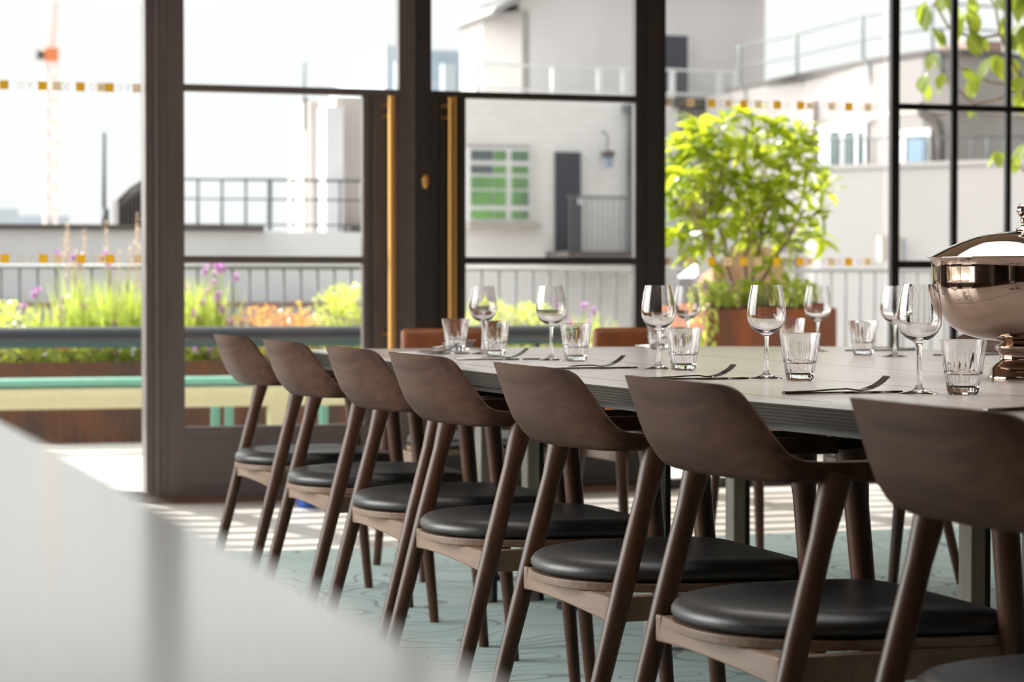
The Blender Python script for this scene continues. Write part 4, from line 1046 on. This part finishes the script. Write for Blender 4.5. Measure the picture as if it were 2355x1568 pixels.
for k in range(20): mbox('baluster', 1542 + k * 9, 1544 + k * 9, 491, 530, -.59, -.57, RAIL, rb_)

# curved building on the right
cv = empty('curved_building', (U(2040, 24.2), 24.2, -6), label='cream rendered building with curved parapet, white windows and bent drainpipe on the right', cat='building')
ox, oy, oz = cv.location
cps = [(1698, 28.5), (1760, 27.7), (1838, 26.8), (1915, 25.7), (1990, 24.8), (2040, 24.3), (2120, 23.7), (2200, 23.4), (2290, 23.5), (2420, 24.2)]
ztc = at(2040, 142, 24.3).z + 6
fr_ = [(U(p, y) - ox, y - oy) for p, y in cps]
bm = bmesh.new(); prism(bm, fr_ + [(fr_[-1][0], 5.4), (fr_[0][0] , 5.4)], 0, ztc); bmesh.ops.recalc_face_normals(bm, faces=bm.faces); obj('rendered_wall', bm, mat('pinkish_render', (0.30, 0.27, 0.258), 0.85, vary=0.1, scale=1, stretch=(1, 1, .3)), cv)
def along(zz0, zz1, off, th, m, name, a=0, b=None):
    bm = bmesh.new(); q = fr_[a:b]
    prism(bm, [(x, y - off) for x, y in q] + [(x, y - off + th) for x, y in reversed(q)], zz0, zz1); bmesh.ops.recalc_face_normals(bm, faces=bm.faces); return obj(name, bm, m, cv)
along(ztc, ztc + .07, .06, .5, COPING, 'coping')
along(ztc - .62, ztc - .57, .05, .1, mat('string_course', (0.5, 0.43, 0.38), .9), 'string_course')
rl = bmesh.new()
for h in (.52, .25): tube(rl, [(x, y + .1, ztc + h + .06) for x, y in fr_], .012, 6)
crr = obj('roof_rail', rl, RAIL, cv, smooth=True)
for px in (1707, 1838, 1990, 2150, 2330):
    yy = [c for c in cps if c[0] <= px][-1]; nx = [c for c in cps if c[0] > px][0]; y_ = yy[1] + (nx[1] - yy[1]) * (px - yy[0]) / (nx[0] - yy[0])
    x_ = U(px, y_) - ox; bm = bmesh.new(); tube(bm, [(x_, y_ - oy + .1, ztc + .6), (x_, y_ - oy + .08, ztc + .1), (x_, y_ - oy - .1, ztc - .0), (x_ + .04, y_ - oy - .12, ztc - .28)], [.02, .02, .028, .03], 8)
    obj('rail_bracket', bm, RAIL, crr, smooth=True)
def onw(px, py, off=.04):
    """on the curved wall: px, py of the photograph -> local point"""
    yy = [c for c in cps if c[0] <= px][-1]; nx = [c for c in cps if c[0] > px][0]; y_ = yy[1] + (nx[1] - yy[1]) * (px - yy[0]) / (nx[0] - yy[0]) - off
    q = at(px, py, y_); return Vector((q.x - ox, q.y - oy, q.z + 6))
def wquad(px0, px1, py0, py1, m, name, off, parent=cv, th=.05):
    zt0, zb0 = onw(px0, py0, off), onw(px0, py1, off); z1t, z1b = onw(px1, py0, off), onw(px1, py1, off)
    zt_, zb_ = (zt0.z + z1t.z) / 2, (zb0.z + z1b.z) / 2
    bm = bmesh.new(); prism(bm, [(zt0.x, zt0.y), (z1t.x, z1t.y), (z1t.x, z1t.y + th), (zt0.x, zt0.y + th)], zb_, zt_); bmesh.ops.recalc_face_normals(bm, faces=bm.faces); return obj(name, bm, m, parent)
w_ = wquad(1888, 1992, 292, 392, WHITEP, 'window', .06)
for (a0, a1) in ((1912, 1928), (1945, 1962), (1976, 1984)): wquad(a0, a1, 303, 388, PANEDARK, 'pane', .09, w_)
wquad(1880, 2000, 280, 290, CREAMWALL, 'window_hood', .12)
w_ = wquad(2076, 2140, 296, 380, WHITEP, 'window', .06); wquad(2091, 2128, 312, 374, PANEBLUE, 'pane', .09, w_)
bm = bmesh.new(); tube(bm, [onw(*p, .12) for p in ((2115, 240), (2122, 262), (2140, 272), (2156, 285), (2162, 310), (2162, 372))], .055, 10); obj('drainpipe', bm, COPING, cv, smooth=True)
bm = bmesh.new(); tube(bm, [onw(*p, .12) for p in ((1868, 230), (1868, 420))], .045, 8); obj('downpipe', bm, PINKWALL, cv, smooth=True)
for px0, px1, py0, py1 in ((2240, 2305, 95, 135),):
    q0, q1 = at(px0, py1, 27), at(px1, py0, 27); obj('chimney', box(q0.x - ox, q1.x - ox, 27 - oy, 28 - oy, q0.z + 6 - .3, q1.z + 6), mat('chimney_brick', (0.30, 0.19, 0.16), .9), cv)
# cream lower wall with roof terrace
cw = empty('cream_wall_building', (U(2100, 22), 22, -6), label='large plain cream wall in front of the curved building on the right', cat='building')
ox, oy, oz = cw.location
a = (U(1885, 22.8) - ox, 22.8 - oy); b_ = (U(2060, 22.0) - ox, 22.0 - oy); c_ = (U(2440, 20.6) - ox, 20.6 - oy)
zt2 = at(2060, 385, 22.0).z + 6
bm = bmesh.new(); prism(bm, [a, b_, c_, (c_[0], 1.2), (a[0], 1.2)], 0, zt2); bmesh.ops.recalc_face_normals(bm, faces=bm.faces); obj('rendered_wall', bm, CREAMWALL, cw)
bm = bmesh.new(); prism(bm, [(a[0], a[1] - .04), (b_[0], b_[1] - .04), (c_[0], c_[1] - .04), (c_[0], c_[1] + .2), (b_[0], b_[1] + .2), (a[0], a[1] + .2)], zt2, zt2 + .05); bmesh.ops.recalc_face_normals(bm, faces=bm.faces); obj('wall_cap', bm, CREAMWALL, cw)
def cwb(name, px0, px1, py0, py1, m, off, parent=cw):
    y_ = b_[1] + oy - off - .05; q0, q1 = at(px0, py1, y_), at(px1, py0, y_); return obj(name, box(q0.x - ox, q1.x - ox, y_ - oy, y_ - oy + .1, q0.z + 6, q1.z + 6), m, parent)
w_ = cwb('window', 2027, 2122, 543, 600, mat('pale_window_frame', (0.56, 0.50, 0.44), .8), 0.0); cwb('pane', 2078, 2112, 550, 598, PANEBLUE, .03, w_)
railing('roof_railing', (U(1900, 23.3), 23.3), (U(2420, 22.2), 22.2), at(2060, 318, 23).z, zt2 - 6, 14, RAIL, 'thin dark railing on top of the plain cream wall', rb=.007, rt=.010, posts=5)

# ------------------------------------------------------------------ far away
def far(name, label, cat, px0, px1, py0, py1, Y, m, part, D=8):
    q0, q1 = at(px0, py1, Y), at(px1, py0, Y); r = empty(name, (q0.x, Y, -6), label=label, cat=cat)
    obj(part, box(0, q1.x - q0.x, 0, D, 0, q1.z + 6), m, r); return r, q0, q1
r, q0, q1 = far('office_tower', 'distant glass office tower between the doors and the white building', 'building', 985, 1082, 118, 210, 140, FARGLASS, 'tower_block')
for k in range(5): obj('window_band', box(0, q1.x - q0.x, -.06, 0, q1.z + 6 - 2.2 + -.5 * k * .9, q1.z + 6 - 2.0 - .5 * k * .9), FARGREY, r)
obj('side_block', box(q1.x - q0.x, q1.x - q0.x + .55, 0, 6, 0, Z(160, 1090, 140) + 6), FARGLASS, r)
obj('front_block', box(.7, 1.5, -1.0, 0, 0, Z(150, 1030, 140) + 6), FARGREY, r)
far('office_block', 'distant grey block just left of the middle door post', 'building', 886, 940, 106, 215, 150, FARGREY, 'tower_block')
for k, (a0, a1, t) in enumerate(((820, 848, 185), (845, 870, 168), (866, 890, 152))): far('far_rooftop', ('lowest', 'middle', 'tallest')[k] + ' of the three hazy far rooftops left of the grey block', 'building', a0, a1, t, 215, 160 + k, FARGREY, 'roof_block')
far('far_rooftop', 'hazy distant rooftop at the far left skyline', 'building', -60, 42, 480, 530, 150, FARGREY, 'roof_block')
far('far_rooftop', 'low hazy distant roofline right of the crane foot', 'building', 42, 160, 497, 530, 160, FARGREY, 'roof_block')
# tower crane
KR = 120.0
cr = empty('tower_crane', (U(117, KR), KR, -6), label='distant red and white tower crane in the left pane', cat='crane')
w = (U(130, KR) - U(104, KR)) / 2; zc0, zc1 = 0, Z(132, 117, KR) + 6
bm = bmesh.new()
for sx in (-w, w):
    for sy in (-w, w): tube(bm, [(sx, sy, zc0), (sx, sy, zc1)], .05, 5)
nz = 34
for i in range(nz):
    z0 = zc0 + (zc1 - zc0) * i / nz; z1 = zc0 + (zc1 - zc0) * (i + 1) / nz; s = 1 if i % 2 else -1
    tube(bm, [(-w * s, -w, z0), (w * s, -w, z1)], .035, 4); tube(bm, [(-w, -w, z1), (w, -w, z1)], .035, 4); tube(bm, [(w, -w, z0), (w, w, z1)], .035, 4); tube(bm, [(-w, -w, z0), (-w, w, z1)], .035, 4)
obj('lattice_mast', bm, CRANEP, cr)
bm = bmesh.new(); zc2 = Z(-60, 117, KR) + 6
j0 = [(U(112, KR) - U(117, KR), 0, zc1), (U(97, KR) - U(117, KR), 0, zc2)]; j1 = [(U(118, KR) - U(117, KR), 0, zc1), (U(127, KR) - U(117, KR), 0, zc2)]
tube(bm, j0, .05, 4)
for k in range(2): tube(bm, [(p[0] + (.16 if k else -.0), p[1], p[2]) for p in j1], .06, 4)
for i in range(16):
    a_ = Vector(j1[0]).lerp(Vector(j1[1]), i / 16); b2 = Vector(j1[0]).lerp(Vector(j1[1]), (i + 1) / 16); tube(bm, [a_, b2 + Vector((.16, 0, 0))], .03, 4)
obj('lattice_jib', bm, CRANEP, cr)
q = lambda px: U(px, KR) - U(117, KR)
obj('slewing_cab', box(q(103), q(134), -.5, .5, Z(140, 117, KR) + 6, Z(112, 117, KR) + 6), CRANEO, cr); obj('counterweight', box(q(86), q(104), -.4, .4, Z(136, 117, KR) + 6, Z(119, 117, KR) + 6), COPING, cr)
